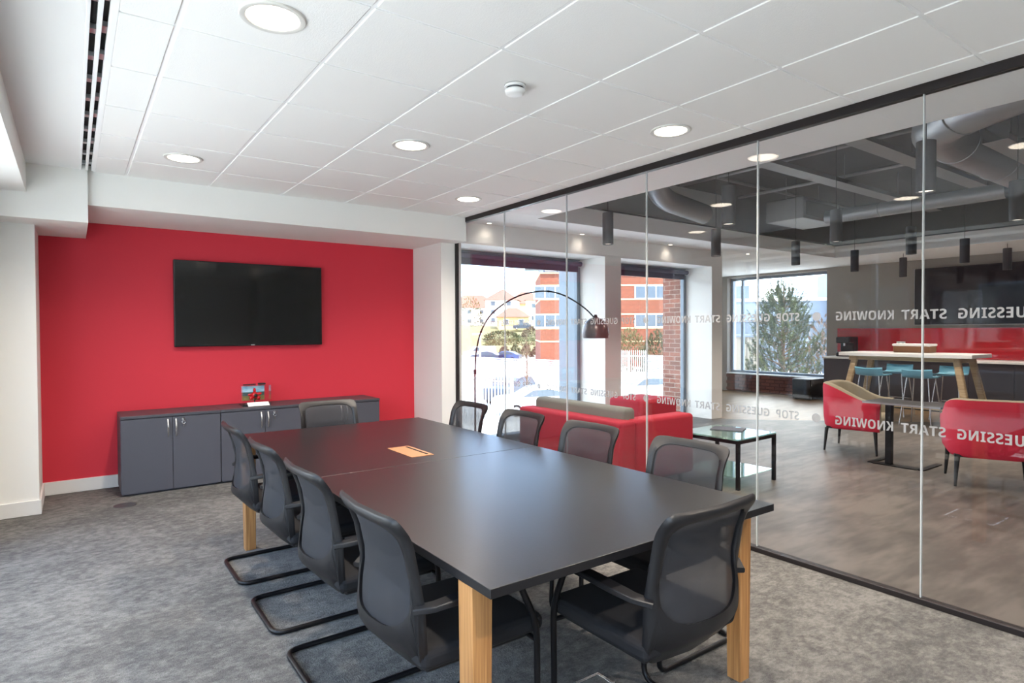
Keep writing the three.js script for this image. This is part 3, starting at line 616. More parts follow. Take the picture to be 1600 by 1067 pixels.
// ---------- arc lamp ----------
{
  const t = thing('arc_lamp', 'arched floor lamp with a dome shade over the sofa', 'floor lamp', [3.78, 0, -5.98]);
  const dir = V(1.34, 0, 0.6), hp = [[0, 0.95], [0.012, 1.2], [0.05, 1.42], [0.12, 1.6], [0.22, 1.73], [0.35, 1.835], [0.48, 1.885], [0.6, 1.895], [0.72, 1.855], [0.84, 1.765], [0.93, 1.67], [0.985, 1.59]];
  const arc = new THREE.CatmullRomCurve3(hp.map(([k, y]) => V(dir.x * k, y, dir.z * k)));
  part('base', RB(-0.09, 0.09, 0, 0.14, -0.06, 0.06, 0.01, 2), M.plasticWhite, t); part('pole', cyl(0.011, 0.011, 0.84, 0, 0.13, 0, 16), M.lampShade, t); part('collar', [cyl(0.017, 0.017, 0.05, 0, 0.93, 0, 16)], M.blackMetal, t);
  part('arc', new THREE.TubeGeometry(arc, 60, 0.009, 10), M.blackMetal, t);
  part('arc_joint', [new THREE.SphereGeometry(0.014, 12, 10).translate(dir.x * 0.6, 1.895, dir.z * 0.6), new THREE.SphereGeometry(0.014, 12, 10).translate(dir.x * 0.05, 1.42, dir.z * 0.05)], M.blackMetal, t);
  const sh = part('shade', new THREE.LatheGeometry([[0, 0.25], [0.03, 0.25], [0.07, 0.235], [0.115, 0.2], [0.15, 0.14], [0.165, 0.07], [0.163, 0.01], [0.155, 0], [0.15, 0.01], [0.152, 0.07], [0.138, 0.135], [0.1, 0.19], [0, 0.215]].map(([r, y]) => new THREE.Vector2(r, y)), 40), M.lampShade, t);
  sh.position.set(dir.x, 1.335, dir.z); part('shade_cap', cyl(0.03, 0.015, 0.04, 0, 0.245, 0, 16), M.blackMetal, sh);
}
// ---------- glass coffee table ----------
{
  const t = thing('coffee_table', 'low square glass coffee table with black metal legs', 'table', [5.08, 0, -3.53], 0.04);
  const h = 0.32;
  part('glass_top', RB(-h, h, 0.44, 0.455, -h, h, 0.003, 1), M.greenGlass, t);
  for (const x of [-1, 1]) for (const z of [-1, 1]) part('leg', B(x * (h - 0.015) - 0.015, x * (h - 0.015) + 0.015, 0, 0.44, z * (h - 0.015) - 0.015, z * (h - 0.015) + 0.015), M.blackMetal, t);
  part('rail', [B(-h + 0.03, h - 0.03, 0.41, 0.44, -h, -h + 0.03), B(-h + 0.03, h - 0.03, 0.41, 0.44, h - 0.03, h), B(-h, -h + 0.03, 0.41, 0.44, -h + 0.03, h - 0.03), B(h - 0.03, h, 0.41, 0.44, -h + 0.03, h - 0.03)], M.blackMetal, t);
  part('shelf', RB(-h + 0.02, h - 0.02, 0.1, 0.108, -h + 0.02, h - 0.02, 0.002, 1), M.greenGlass, t);
  solo('magazine', RB(-0.11, 0.11, 0, 0.008, -0.15, 0.15, 0.002, 1), M.cabinet, 'dark magazine lying on the glass coffee table', 'magazine', [5.2, 0.4555, -3.6], 0.4);
}
// ---------- tub armchairs ----------
{
  const path = (k, inset) => {                              // U in plan, k 0..1 from one arm front round the back (at -z) to the other
    const w = 0.34 - inset, zb = -0.32 + inset, zf = 0.3, r = 0.2 - inset * 0.5, a = zf - (zb + r), b = Math.PI / 2 * r, c = 2 * (w - r), L = 2 * a + 2 * b + c; let s = k * L;
    if (s < a) return [-w, zf - s]; s -= a;
    if (s < b) { const q = s / r; return [-w + r - r * Math.cos(q), zb + r - r * Math.sin(q)]; } s -= b;
    if (s < c) return [-w + r + s, zb]; s -= c;
    if (s < b) { const q = s / r; return [w - r + r * Math.sin(q), zb + r - r * Math.cos(q)]; } s -= b;
    return [w, zb + r + s];
  };
  const top = (k) => { const q = Math.abs(k - 0.5) * 2; return 0.8 - 0.19 * sm(clamp((q - 0.3) / 0.62)); };
  const strip = (list) => { const n = 60, rings = []; for (const f of list) { const r = []; for (let i = 0; i <= n; i++) r.push(f(i / n)); rings.push(r); } return rings; };
  const pt = (k, ins, y, flare = 0) => { const [x, z] = path(k, ins), l = Math.hypot(x, z) || 1; return V(x + x / l * flare, y, z + z / l * flare); };
  const outer = strip([(k) => pt(k, 0.03, 0.27), (k) => pt(k, 0.008, 0.3), (k) => pt(k, 0, 0.4, 0.005), (k) => pt(k, 0, top(k) - 0.06, 0.015), (k) => pt(k, 0.005, top(k) - 0.012, 0.018)]);
  const inner = strip([(k) => pt(k, 0.005, top(k) - 0.012, 0.018), (k) => pt(k, 0.02, top(k), 0.016), (k) => pt(k, 0.05, top(k), 0.012), (k) => pt(k, 0.075, top(k) - 0.03, 0.005), (k) => pt(k, 0.09, 0.42), (k) => pt(k, 0.09, 0.3)]);
  const sheet = (r) => { const g = loft(r, false, false); g.computeVertexNormals(); return metricUV(g); };
  const side = (m) => { m = m.clone(); m.side = THREE.DoubleSide; return m; };
  const red2 = side(M.pinkRed), bei2 = side(M.beigeFabric);
  const t = thing('tub_armchair', 'red tub armchair with beige lining beside the small black table', 'armchair', [7.56, 0, -3.47], THREE.MathUtils.degToRad(11), 'red tub armchairs in the breakout area');
  part('outer_shell', sheet(outer), red2, t);
  part('inner_lining', [sheet(inner), ...[0, 1].map((k) => { const p = [...outer.map((r) => r[k * 60]), ...inner.slice(1).map((r) => r[k * 60])], c = p.reduce((s, v) => s.add(v), V(0, 0, 0)).divideScalar(p.length), pos = [], id = []; [...p, c].forEach((v) => pos.push(v.x, v.y, v.z)); for (let i = 0; i < p.length; i++) id.push(i, (i + 1) % p.length, p.length); const g = new THREE.BufferGeometry(); g.setAttribute('position', new THREE.Float32BufferAttribute(pos, 3)); g.setIndex(id); g.computeVertexNormals(); return metricUV(g); })], bei2, t);
  part('seat_cushion', metricUV(toCreasedNormals(new RoundedBoxGeometry(0.5, 0.16, 0.52, 4, 0.05).translate(0, 0.36, 0.04), 0.9)), M.beigeFabric, t);
  part('underside', B(-0.29, 0.29, 0.265, 0.29, -0.26, 0.28), M.black, t);
  for (const [x, z] of [[-0.29, 0.25], [0.29, 0.25], [-0.27, -0.26], [0.27, -0.26]]) part('leg', rod(V(x * 1.06, 0, z * 1.08), V(x, 0.27, z), 0.011, 0.022, 12), M.black, t);
  copy(t, [6.86, 0, -1.98], Math.atan2(0.91, -0.41), 'red tub armchair turned with its rounded back to the glass');
}
// ---------- small laptop table ----------
{
  const t = thing('laptop_table', 'small black cantilever laptop table between the armchairs', 'table', [6.95, 0, -2.87]);
  part('table_top', RB(-0.03, 0.4, 0.635, 0.655, -0.26, 0.48, 0.004, 1), M.black, t); part('edge_band', B(-0.034, -0.03, 0.636, 0.654, -0.255, 0.475), M.steel, t);
  part('post', RB(-0.03, 0.03, 0.012, 0.635, -0.03, 0.03, 0.004, 1), M.blackMetal, t);
  part('foot', RB(-0.04, 0.42, 0, 0.012, -0.2, -0.14, 0.004, 1), M.blackMetal, t); part('foot', RB(-0.04, 0.42, 0, 0.012, 0.28, 0.34, 0.004, 1), M.blackMetal, t); part('foot_plate', RB(-0.06, 0.04, 0, 0.012, -0.14, 0.28, 0.004, 1), M.blackMetal, t);
}
// ---------- high table, stools ----------
{
  const t = thing('high_table', 'white topped high table on splayed timber legs', 'table', [10.65, 0, -4.09]);
  const hx = 0.4, hz = 0.92;
  part('table_top', RB(-hx, hx, 1.0, 1.055, -hz, hz, 0.006, 1), M.plasticWhite, t);
  part('apron', [B(-0.3, 0.3, 0.93, 1.0, -0.8, -0.75), B(-0.3, 0.3, 0.93, 1.0, 0.7, 0.75), B(-0.3, -0.25, 0.94, 1.0, -0.75, 0.7), B(0.25, 0.3, 0.94, 1.0, -0.75, 0.7)], M.ash, t);
  for (const x of [-1, 1]) for (const z of [-1, 1]) part('leg', sweep([V(x * 0.38, 0, z * 0.9), V(x * 0.29, 1.0, z * 0.7)], 0.045, 0.035, V(1, 0, 0.01)), M.ash, t);
  part('stretcher', [B(-0.035, 0.035, 0.19, 0.25, -0.85, 0.85), B(-0.36, 0.36, 0.19, 0.24, -0.89, -0.83), B(-0.36, 0.36, 0.19, 0.24, 0.83, 0.89)], M.ash, t);
  const s = thing('bar_stool', 'light blue bar stool on the sofa side of the high table, far place', 'stool', [10.22, 0, -4.46], Math.PI / 2, 'light blue bar stools at the high table');
  const rings = []; for (const [z, y] of [[0.19, 0.715], [0.15, 0.725], [0.05, 0.712], [-0.08, 0.712], [-0.14, 0.725], [-0.175, 0.77], [-0.19, 0.83]]) { const r = []; for (let i = 0; i <= 12; i++) { const u = i / 12 * 2 - 1; r.push(V(u * 0.2, y + 0.012 * u * u, z + (y > 0.75 ? 0.03 * u * u : 0))); } rings.push(r); }
  const rb = rings.map((r) => r.map((p) => V(p.x, p.y - 0.016, p.z - (p.y > 0.76 ? 0.01 : 0))));
  const loop = rings.map((r, j) => [...r, ...rb[j].slice().reverse()]);
  part('seat', creased(loft(loop), 0.8), M.stoolBlue, s);
  for (const x of [-1, 1]) for (const z of [-1, 1]) part('leg', rod(V(x * 0.21, 0, z * 0.21), V(x * 0.14, 0.705, z * 0.13), 0.009, 0.009, 10), M.chrome, s);
  part('foot_ring', [rod(V(-0.182, 0.28, 0.175), V(0.182, 0.28, 0.175), 0.007), rod(V(-0.182, 0.28, -0.175), V(0.182, 0.28, -0.175), 0.007), rod(V(-0.182, 0.28, -0.175), V(-0.182, 0.28, 0.175), 0.007), rod(V(0.182, 0.28, -0.175), V(0.182, 0.28, 0.175), 0.007)], M.chrome, s);
  copy(s, [10.22, 0, -3.79], Math.PI / 2, 'light blue bar stool on the sofa side of the high table, near place');
  copy(s, [11.12, 0, -4.5], -Math.PI / 2, 'light blue bar stool on the kitchen side of the high table, far place');
  copy(s, [11.12, 0, -3.72], -Math.PI / 2, 'light blue bar stool on the kitchen side of the high table, near place');
  const b = thing('wicker_basket', 'brown wicker basket with a white liner on the high table', 'basket', [10.85, 1.0555, -4.12]);
  part('weave', RB(-0.14, 0.14, 0, 0.12, -0.26, 0.26, 0.02, 2), M.wicker, b); part('liner', RB(-0.15, 0.15, 0.1, 0.14, -0.27, 0.27, 0.015, 2), M.plasticWhite, b);
}
// ---------- kitchen ----------
{
  for (let i = 0; i < 9; i++) {
    const z0 = -6.15 + i * 0.6, z1 = z0 + 0.598, w = ['at the alcove end of the worktop', 'second from the alcove end', 'third from the alcove end', 'fourth from the alcove end', 'fifth from the alcove end', 'sixth from the alcove end', 'seventh from the alcove end', 'eighth from the alcove end', 'ninth from the alcove end'][i];
    const t = thing('kitchen_unit', 'dark kitchen base unit ' + w, 'cabinet', [12.0, 0, (z0 + z1) / 2], 0, 'kitchen base units under the worktop'), h = (z1 - z0) / 2;
    part('body', B(0.02, 0.58, 0.1, 0.86, -h, h), M.kitchenFront, t); part('door', RB(0, 0.018, 0.12, 0.85, -h + 0.002, h - 0.002, 0.002, 1), M.kitchenFront, t); part('plinth', B(0.06, 0.5, 0, 0.1, -h, h), M.black, t);
  }
  solo('worktop', RB(11.97, 12.6, 0.862, 0.9, -6.17, -0.75, 0.004, 1), M.plasticWhite, 'long pale kitchen worktop over the dark units', 'worktop');
  solo('splashback', B(12.575, 12.592, 0.905, 1.445, -6.17, -0.75), M.redGloss, 'glossy red glass splashback along the kitchen wall', 'splashback');
  const tv = thing('kitchen_screen', 'wide black screen on the grey kitchen wall', 'screen', [12.55, 2.01, -3.85]);
  part('casing', RB(-0.02, 0.045, -0.51, 0.51, -0.91, 0.91, 0.006, 2), M.bezel, tv); part('display', B(-0.023, -0.019, -0.49, 0.49, -0.89, 0.89), M.screen, tv); part('frame_edge', [B(-0.024, 0, -0.515, -0.505, -0.915, 0.915), B(-0.024, 0, -0.515, 0.515, -0.918, -0.91)], M.steel, tv);
  const c = thing('coffee_machine', 'black coffee machine at the alcove end of the worktop', 'coffee machine', [12.3, 0.9005, -5.85]);
  part('body', RB(-0.18, 0.18, 0, 0.09, -0.13, 0.13, 0.02, 2), M.black, c); part('column', RB(0.0, 0.18, 0.08, 0.36, -0.13, 0.13, 0.02, 2), M.black, c); part('head', RB(-0.18, 0.18, 0.26, 0.38, -0.13, 0.13, 0.02, 2), M.black, c); part('spout', cyl(0.02, 0.02, 0.06, -0.1, 0.205, 0, 14), M.chrome, c);
  const k = thing('socket_plate', 'double socket plate on the red splashback', 'socket', [12.574, 1.15, -5.0]); part('plate', RB(-0.006, 0, -0.045, 0.045, -0.075, 0.075, 0.003, 1), M.plasticWhite, k); part('socket_hole', [B(-0.007, -0.006, -0.02, 0.02, -0.055, -0.02), B(-0.007, -0.006, -0.02, 0.02, 0.02, 0.055)], M.outlet, k);
  solo('tray', RB(-0.12, 0.12, 0, 0.03, -0.2, 0.2, 0.01, 1), M.black, 'low black tray on the worktop below the socket', 'tray', [12.3, 0.9005, -5.1]);
  const u = thing('drinks_fridge', 'low black drinks cooler beside the picture window', 'cooler', [12.3, 0, -6.62]);
  part('casing', RB(-0.25, 0.27, 0.02, 0.42, -0.2, 0.2, 0.008, 1), M.black, u); part('door', RB(-0.275, -0.252, 0.04, 0.41, -0.19, 0.19, 0.004, 1), M.screen, u); part('foot', B(-0.22, 0.22, 0, 0.02, -0.17, 0.17), M.black, u);
}

// ---------- outside ----------
const GROUND = -3;
const FWD = [Math.sin(0.6246), -Math.cos(0.6246)], RGT = [Math.cos(0.6246), Math.sin(0.6246)];
const out = (u, d) => [FWD[0] * d + RGT[0] * (u - 800) / 953.1 * d, FWD[1] * d + RGT[1] * (u - 800) / 953.1 * d];   // bearing and distance from the room -> plan position
M.tarmac = S({ map: tarmacMap, roughness: 0.95 }); M.grass = S({ map: grassMap, roughness: 1 }); M.lightPaving = S({ color: 0xb9b4aa, roughness: 0.9 });
M.apron = S({ color: 0xdcd9d2, roughness: 0.9, bumpMap: fineBump, bumpScale: 0.001 });
struct('ground_apron', [B(-26, -1.05, GROUND, GROUND + 0.03, -24, 26), B(-1.05, 30, GROUND, GROUND + 0.03, 2.6, 26), B(-1.05, 30, GROUND, GROUND + 0.03, -24, -9.5)], M.apron, 'pale paving round the building');
struct('ground', metricUV(new THREE.BoxGeometry(500, 0.5, 500).translate(60, GROUND - 0.25, -60)), M.tarmac, 'grey tarmac of the car parks outside');
{ // rising bank beyond the car park
  const g = new THREE.PlaneGeometry(190, 130, 46, 30).rotateX(-Math.PI / 2), p = g.attributes.position;
  for (let i = 0; i < p.count; i++) { const z = p.getZ(i), k = sm(clamp((65 - z) / 45)); p.setY(i, k * 5.2 + (k > 0 ? fbm(p.getX(i) * 0.06 + 9, z * 0.06 + 4, 5, 3) * 1.2 * k : 0) + (z > 64 ? -0.3 : 0.02)); }
  g.computeVertexNormals(); const [x, z] = out(800, 172);
  const m = struct('bank', metricUV(g), M.grass, 'grassy bank rising beyond the car park'); m.position.set(x, GROUND, z); m.rotation.y = -0.6246;
}
const solid = (c, r = 0.8, o = {}) => S({ color: c, roughness: r, ...o });
const X = { cream: solid(0xe6dcc4), white: solid(0xeeece6), yellow: solid(0xdcbf86), roof: solid(0x8f5c4e), brickO: S({ map: brickMap, color: 0xf2d2bf, roughness: 0.9 }), band: solid(0xd8b48c), pane: P({ color: 0x59636d, roughness: 0.1 }), clad: solid(0x737d8a, 0.5), clad2: solid(0x5d6773, 0.5), dark: solid(0x3c4450, 0.4), fence: solid(0xe9ebec, 0.5), wood: solid(0x7d7568), metal: S({ color: 0xc9ccd0, roughness: 0.4, metalness: 0.6 }), tyre: solid(0x1b1b1c, 0.9) };
const solidPane = S({ color: 0x1a1e24, roughness: 0.6 });
// houses
function hipRoof(w, d, y, h, o = 0.5) {
  const a = w / 2 + o, b = d / 2 + o, r = Math.max(0.2, a - b), q = [V(-a, y, b), V(a, y, b), V(a, y, -b), V(-a, y, -b), V(-r, y + h, 0), V(r, y + h, 0)], pos = [];
  for (const f of [[0, 1, 5], [0, 5, 4], [2, 3, 4], [2, 4, 5], [1, 2, 5], [3, 0, 4], [0, 2, 1], [0, 3, 2]]) f.forEach((i) => pos.push(q[i].x, q[i].y, q[i].z));
  const g = new THREE.BufferGeometry(); g.setAttribute('position', new THREE.Float32BufferAttribute(pos, 3)); g.computeVertexNormals(); return metricUV(g);
}
function house(u, d, y, w, dep, h, rh, wall, label, turn = 0, floors = 2, cols = 3) {
  const [x, z] = out(u, d), t = thing('house', label, 'house', [x, y, z], -0.6246 + turn, 'houses on the bank');
  part('wall', B(-w / 2, w / 2, -3, h, -dep / 2, dep / 2), wall, t); part('roof', hipRoof(w, dep, h, rh), X.roof, t);
  for (let f = 0; f < floors; f++) for (let c = 0; c < cols; c++) {
    const cx = -w / 2 + w * (c + 0.5) / cols, cy = h * (f + 0.55) / floors, n = part('window', RB(cx - 0.65, cx + 0.65, cy - 0.65, cy + 0.65, dep / 2 - 0.05, dep / 2 + 0.05, 0.02, 1), X.white, t);
    part('pane', B(cx - 0.55, cx + 0.55, cy - 0.55, cy + 0.55, dep / 2 + 0.04, dep / 2 + 0.06), X.pane, n);
  }
  return t;
}
house(740, 190, 2.9, 15, 9, 5.6, 4.0, X.white, 'long pale house with red roof behind bare trees', 0.2, 2, 4);
house(786, 160, 3.0, 8, 9, 6.3, 3.0, X.white, 'white gabled house with red roof and small windows', -0.1, 3, 2);
house(822, 190, 3.0, 12, 9, 6.6, 3.8, X.yellow, 'cream and yellow house with hipped red roof', 0.15, 2, 3);
house(850, 168, 3.0, 9, 9, 6.6, 3.6, X.cream, 'cream house with hipped red roof beside the brick office', -0.15, 2, 2);
house(801, 143, 2.0, 7, 5, 2.6, 2.2, X.yellow, 'low yellow outbuilding with red roof on the bank', 0.1, 1, 2);
// dark neighbouring block across the yard on the daylight side (its reflection keeps the glass partition dark)
{
  const t = thing('neighbour_block', 'dark brick neighbouring block across the paved yard', 'building', [-20, GROUND, -14]);
  part('wall', B(-10, 0, 0, 7.6, -34, 22), S({ map: brickMap, color: 0x55494a, roughness: 0.9 }), t); part('roof', B(-10.3, 0.3, 7.6, 7.9, -34.3, 22.3), X.dark, t);
  for (let k = 0; k < 13; k++) for (const y of [1.2, 4.4]) { const z = -32 + k * 4.2, f = part('window', B(0, 0.05, y, y + 1.7, z, z + 1.9), X.dark, t); part('pane', B(0.04, 0.06, y + 0.08, y + 1.62, z + 0.08, z + 1.82), solidPane, f); }
}
// brick office
{
  const [x, z] = out(972, 74), t = thing('brick_office', 'orange brick office block with rows of white framed windows', 'building', [x, GROUND, z], -0.62), w = 15.3, x0 = -9.9;
  part('wall', B(x0, x0 + w, 0, 11.5, -14, 0), X.brickO, t); part('roof', hipRoof(w + 1, 15, 13.2, 3.2, 1).translate(x0 + w / 2, 0, -7), X.clad2, t); part('top_storey', B(x0 + 0.4, x0 + w - 0.4, 11.5, 13.3, -13.6, -0.3), X.clad, t);
  for (const y of [3.0, 4.6, 6.3, 8.1, 9.8, 11.3]) part('stone_band', B(x0 - 0.03, x0 + w + 0.03, y, y + 0.18, -14.03, 0.04), X.band, t);
  for (const y of [4.85, 8.3]) for (let k = 0; k < 3; k++) {
    const cx = x0 + 1.2 + k * 6.1;
    const f = part('window', RB(cx - 2.0, cx + 2.0, y - 0.1, y + 1.6, -0.1, 0.08, 0.02, 1), X.white, t);
    for (let q = 0; q < 3; q++) part('pane', B(cx - 1.85 + q * 1.26, cx - 1.85 + q * 1.26 + 1.14, y + 0.05, y + 1.45, 0.07, 0.1), X.pane, f);
  }
  for (let k = 0; k < 9; k++) { const cx = x0 + 1.3 + k * 1.58, f = part('window', RB(cx - 0.7, cx + 0.7, 11.6, 13.1, -0.36, -0.22, 0.02, 1), X.white, t); part('pane', B(cx - 0.6, cx + 0.6, 11.72, 13.0, -0.24, -0.2), X.pane, f); }
}
// industrial building behind the pine
{
  const [x, z] = out(1215, 62), t = thing('works_building', 'grey clad works building with ribbon windows and roof stacks', 'building', [x, GROUND, z], -0.9);
  part('wall', B(-7, 9, 0, 7.3, -12, 0), X.clad, t); part('lower_band', B(-7, 9, 0, 2.6, 0, 0.06), X.clad2, t); part('parapet', B(-7.1, 9.1, 7.3, 7.6, -12.1, 0.1), X.white, t);
  for (let k = 0; k < 6; k++) { const f = part('window', B(-6.6 + k * 2.25, -6.6 + k * 2.25 + 2.2, 3.6, 5.2, 0, 0.05), X.dark, t); part('pane', B(-6.6 + k * 2.25 + 0.06, -6.6 + k * 2.25 + 2.14, 3.7, 5.1, 0.04, 0.07), X.pane, f); }
  part('plant_room', B(-5.5, -2.6, 7.5, 9.0, -7, -1), X.clad2, t); part('stair_tower', B(4.6, 8.8, 0, 10.0, -5, 1.0), X.clad, t);
  for (const sx of [-1.4, 0.6]) part('stack', cyl(0.22, 0.2, 4.2, sx, 7.5, -3, 14), X.metal, t);
  part('tower_rail', [rod(V(4.7, 10.9, 0.9), V(8.7, 10.9, 0.9), 0.05), rod(V(4.7, 10, 0.9), V(4.7, 10.9, 0.9), 0.05), rod(V(6.7, 10, 0.9), V(6.7, 10.9, 0.9), 0.05), rod(V(8.7, 10, 0.9), V(8.7, 10.9, 0.9), 0.05)], X.metal, t);
  const sh = thing('timber_shed', 'ribbed pale shed standing left of the pine tree', 'shed', [...out(1148, 44).slice(0, 1), GROUND, out(1148, 44)[1]], -0.9);
  part('wall', B(-3, 1.6, 0, 3.9, -3, 0), X.wood, sh); part('roof', B(-3.1, 1.7, 3.9, 4.05, -3.1, 0.1), X.clad2, sh); for (let k = 0; k < 12; k++) part('rib', B(-2.95 + k * 0.38, -2.85 + k * 0.38, 0, 3.9, 0, 0.05), X.wood, sh);
}
// fences
function fence(u0, d0, u1, d1, h, name, label, kind) {
  const a = out(u0, d0), b = out(u1, d1), L = Math.hypot(b[0] - a[0], b[1] - a[1]), t = thing(name, label, 'fence', [a[0], GROUND, a[1]], Math.atan2(-(b[1] - a[1]), b[0] - a[0]));
  for (let s = 0; s <= L + 0.01; s += L / Math.ceil(L / 2.7)) part('post', B(s - 0.05, s + 0.05, 0, h, -0.06, 0), X.fence, t);
  if (kind === 'pale') {
    for (const y of [0.4, h - 0.4]) part('rail', B(0, L, y, y + 0.06, -0.04, 0), X.fence, t);
    const n = Math.min(120, Math.floor(L / 0.155)), g = mergeGeometries([B(-0.034, 0.034, 0.06, h, 0, 0.012), new THREE.ConeGeometry(0.045, 0.14, 4).toNonIndexed().translate(0, h + 0.07, 0.006)].map((q) => { for (const k of Object.keys(q.attributes)) if (!['position', 'normal', 'uv'].includes(k)) q.deleteAttribute(k); return q; }));
    for (let i = 0; i < n; i++) part('pale', g, X.fence, t).position.x = (i + 0.5) * L / n;
  } else for (let y = 0.12; y < h; y += 0.16) part('slat', B(0, L, y, y + 0.1, -0.01, 0.02), X.fence, t);
}
fence(690, 31, 800, 30, 2.3, 'palisade_fence', 'white steel palisade fence behind the arc lamp post', 'pale');
fence(728, 58, 885, 50, 2.0, 'slatted_fence', 'white horizontal slatted fence across the car park', 'slat');
fence(955, 50, 1010, 49, 2.7, 'palisade_fence', 'white palisade gate behind the white hatchback', 'pale');
fence(1010, 60, 1075, 56, 2.0, 'slatted_fence', 'white slatted fence below the brick office', 'slat');
fence(1180, 38, 1330, 33, 1.9, 'palisade_fence', 'pale fence behind the pine tree', 'pale');
// cars
function car(u, d, turn, paint, label, kind = 'hatch', rough = 0.3) {
  const [x, z] = out(u, d), t = thing('parked_car', label, 'car', [x, GROUND, z], turn);
  const prof = { hatch: [[-2.0, 0.35], [-2.05, 0.75], [-1.95, 0.95], [-1.1, 1.05], [-0.45, 1.5], [0.2, 1.58], [1.3, 1.52], [1.85, 1.1], [1.98, 0.8], [1.95, 0.35]], sedan: [[-2.2, 0.33], [-2.25, 0.7], [-2.1, 0.88], [-1.1, 0.98], [-0.4, 1.4], [0.5, 1.45], [1.2, 1.3], [1.75, 1.02], [2.2, 0.95], [2.22, 0.35]], van: [[-2.4, 0.4], [-2.45, 0.95], [-2.2, 1.15], [-1.5, 1.3], [-0.95, 1.95], [2.2, 2.0], [2.35, 1.6], [2.35, 0.4]] }[kind];
  const glassP = { hatch: [[-0.95, 1.05], [-0.42, 1.42], [0.2, 1.49], [1.22, 1.43], [1.62, 1.08]], sedan: [[-0.95, 0.99], [-0.38, 1.33], [0.5, 1.37], [1.12, 1.23], [1.5, 1.01]], van: [[-1.38, 1.3], [-0.9, 1.82], [-0.3, 1.85], [-0.3, 1.3]] }[kind];
  const ext = (p, w, b) => { const s = new THREE.Shape(); p.forEach(([a, c], i) => (i ? s.lineTo(a, c) : s.moveTo(a, c))); return metricUV(new THREE.ExtrudeGeometry(s, { depth: w - 2 * b, bevelEnabled: b > 0, bevelThickness: b, bevelSize: b * 0.5, bevelSegments: 2 }).translate(0, 0, -w / 2 + b)); };
  const W = kind === 'van' ? 1.9 : 1.7;
  part('body', ext(prof, W, 0.1), P({ color: paint, roughness: rough, clearcoat: 0.8 }), t); part('side_windows', ext(glassP, W + 0.02, 0), X.pane, t);
  const f = kind === 'van' ? [[-1.52, 1.33], [-1.0, 1.93], [-0.93, 1.93], [-1.45, 1.33]] : kind === 'hatch' ? [[-1.1, 1.08], [-0.47, 1.5], [-0.4, 1.48], [-1.02, 1.05]] : [[-1.1, 1.02], [-0.42, 1.41], [-0.35, 1.39], [-1.02, 0.98]];
  part('windscreen', ext(f.map(([a, c]) => [a - 0.03, c + 0.03]), W - 0.28, 0), X.pane, t);
  for (const wx of [-1.28, 1.28]) for (const s of [-1, 1]) { const w = part('wheel', new THREE.CylinderGeometry(0.31, 0.31, 0.2, 20).rotateX(Math.PI / 2).translate(wx, 0.31, s * (W / 2 - 0.08)), X.tyre, t); part('hub', new THREE.CylinderGeometry(0.19, 0.19, 0.22, 14).rotateX(Math.PI / 2).translate(wx, 0.31, s * (W / 2 - 0.08)), X.metal, w); }
  return t;
}
const A0 = -0.6246;
car(1003, 38, A0 + 0.35, 0xf1f2f2, 'white hatchback parked below the brick office', 'hatch');
car(838, 32.5, A0 + 0.2, 0xdfe8ec, 'pale silver car parked just beyond the sofa', 'sedan');
car(797, 38, A0 + 1.1, 0x2d3a4c, 'dark blue car parked beside the palisade fence', 'hatch');
car(750, 96, A0 + 0.25, 0xf0f0ee, 'white van at the back of the car park', 'van');
car(760, 88, A0 - 0.35, 0x27384f, 'dark blue saloon parked in front of the white van', 'sedan');
car(790, 89, A0 - 0.3, 0x3a5c94, 'mid blue saloon parked beside the dark saloon', 'sedan');
car(816, 138, A0, 0x444c58, 'grey car parked in front of the houses', 'hatch').position.y = 1.65;
car(850, 139, A0, 0xd0d0d0, 'silver car parked in front of the houses', 'hatch').position.y = 1.65;
// lamp posts
for (const [u, d, h, l] of [[842, 118, 9, 'slim grey lamp post by the hedge'], [750, 36, 4.2, 'slim grey post standing behind the palisade fence']]) { const [x, z] = out(u, d), t = thing('lamp_post', l, 'lamp post', [x, GROUND, z]); part('post', cyl(0.09, 0.05, h, 0, 0, 0, 10), X.metal, t); part('head', RB(-0.5, 0.1, h, h + 0.1, -0.1, 0.1, 0.03, 1), X.metal, t); }
// foliage: many small leaf blades in one mesh
function leaves(n, size, place, aspect = 0.45) {
  const pos = [], a = V(0, 0, 0), b = V(0, 0, 0);
  for (let i = 0; i < n; i++) {
    const { p, d } = place(i); a.copy(d).normalize(); b.set(rr(-1, 1), rr(-1, 1), rr(-1, 1)).cross(a).normalize();
    const l = size * rr(0.6, 1.3), w = l * aspect, q = (s, t) => { pos.push(p.x + a.x * l * s + b.x * w * t, p.y + a.y * l * s + b.y * w * t, p.z + a.z * l * s + b.z * w * t); };
    q(0, -0.3); q(0, 0.3); q(1, 0); q(0.35, -0.5); q(0.35, 0.5); q(0.9, 0);
  }
  const g = new THREE.BufferGeometry(); g.setAttribute('position', new THREE.Float32BufferAttribute(pos, 3)); g.computeVertexNormals(); return metricUV(g);
}
const leafMat = (c) => P({ color: c, roughness: 0.9, side: THREE.DoubleSide, transmission: 0.25, thickness: 0 });
const L = { pine: leafMat(0x3b4228), pineLight: leafMat(0x565e34), hedge: leafMat(0x4c5232), rust: leafMat(0x655040), yellow: leafMat(0x6d6842), bark: solid(0x6a5645, 0.95) };
const dirRnd = (up = 0.3) => V(rr(-1, 1), rr(-0.6, 1) + up, rr(-1, 1));
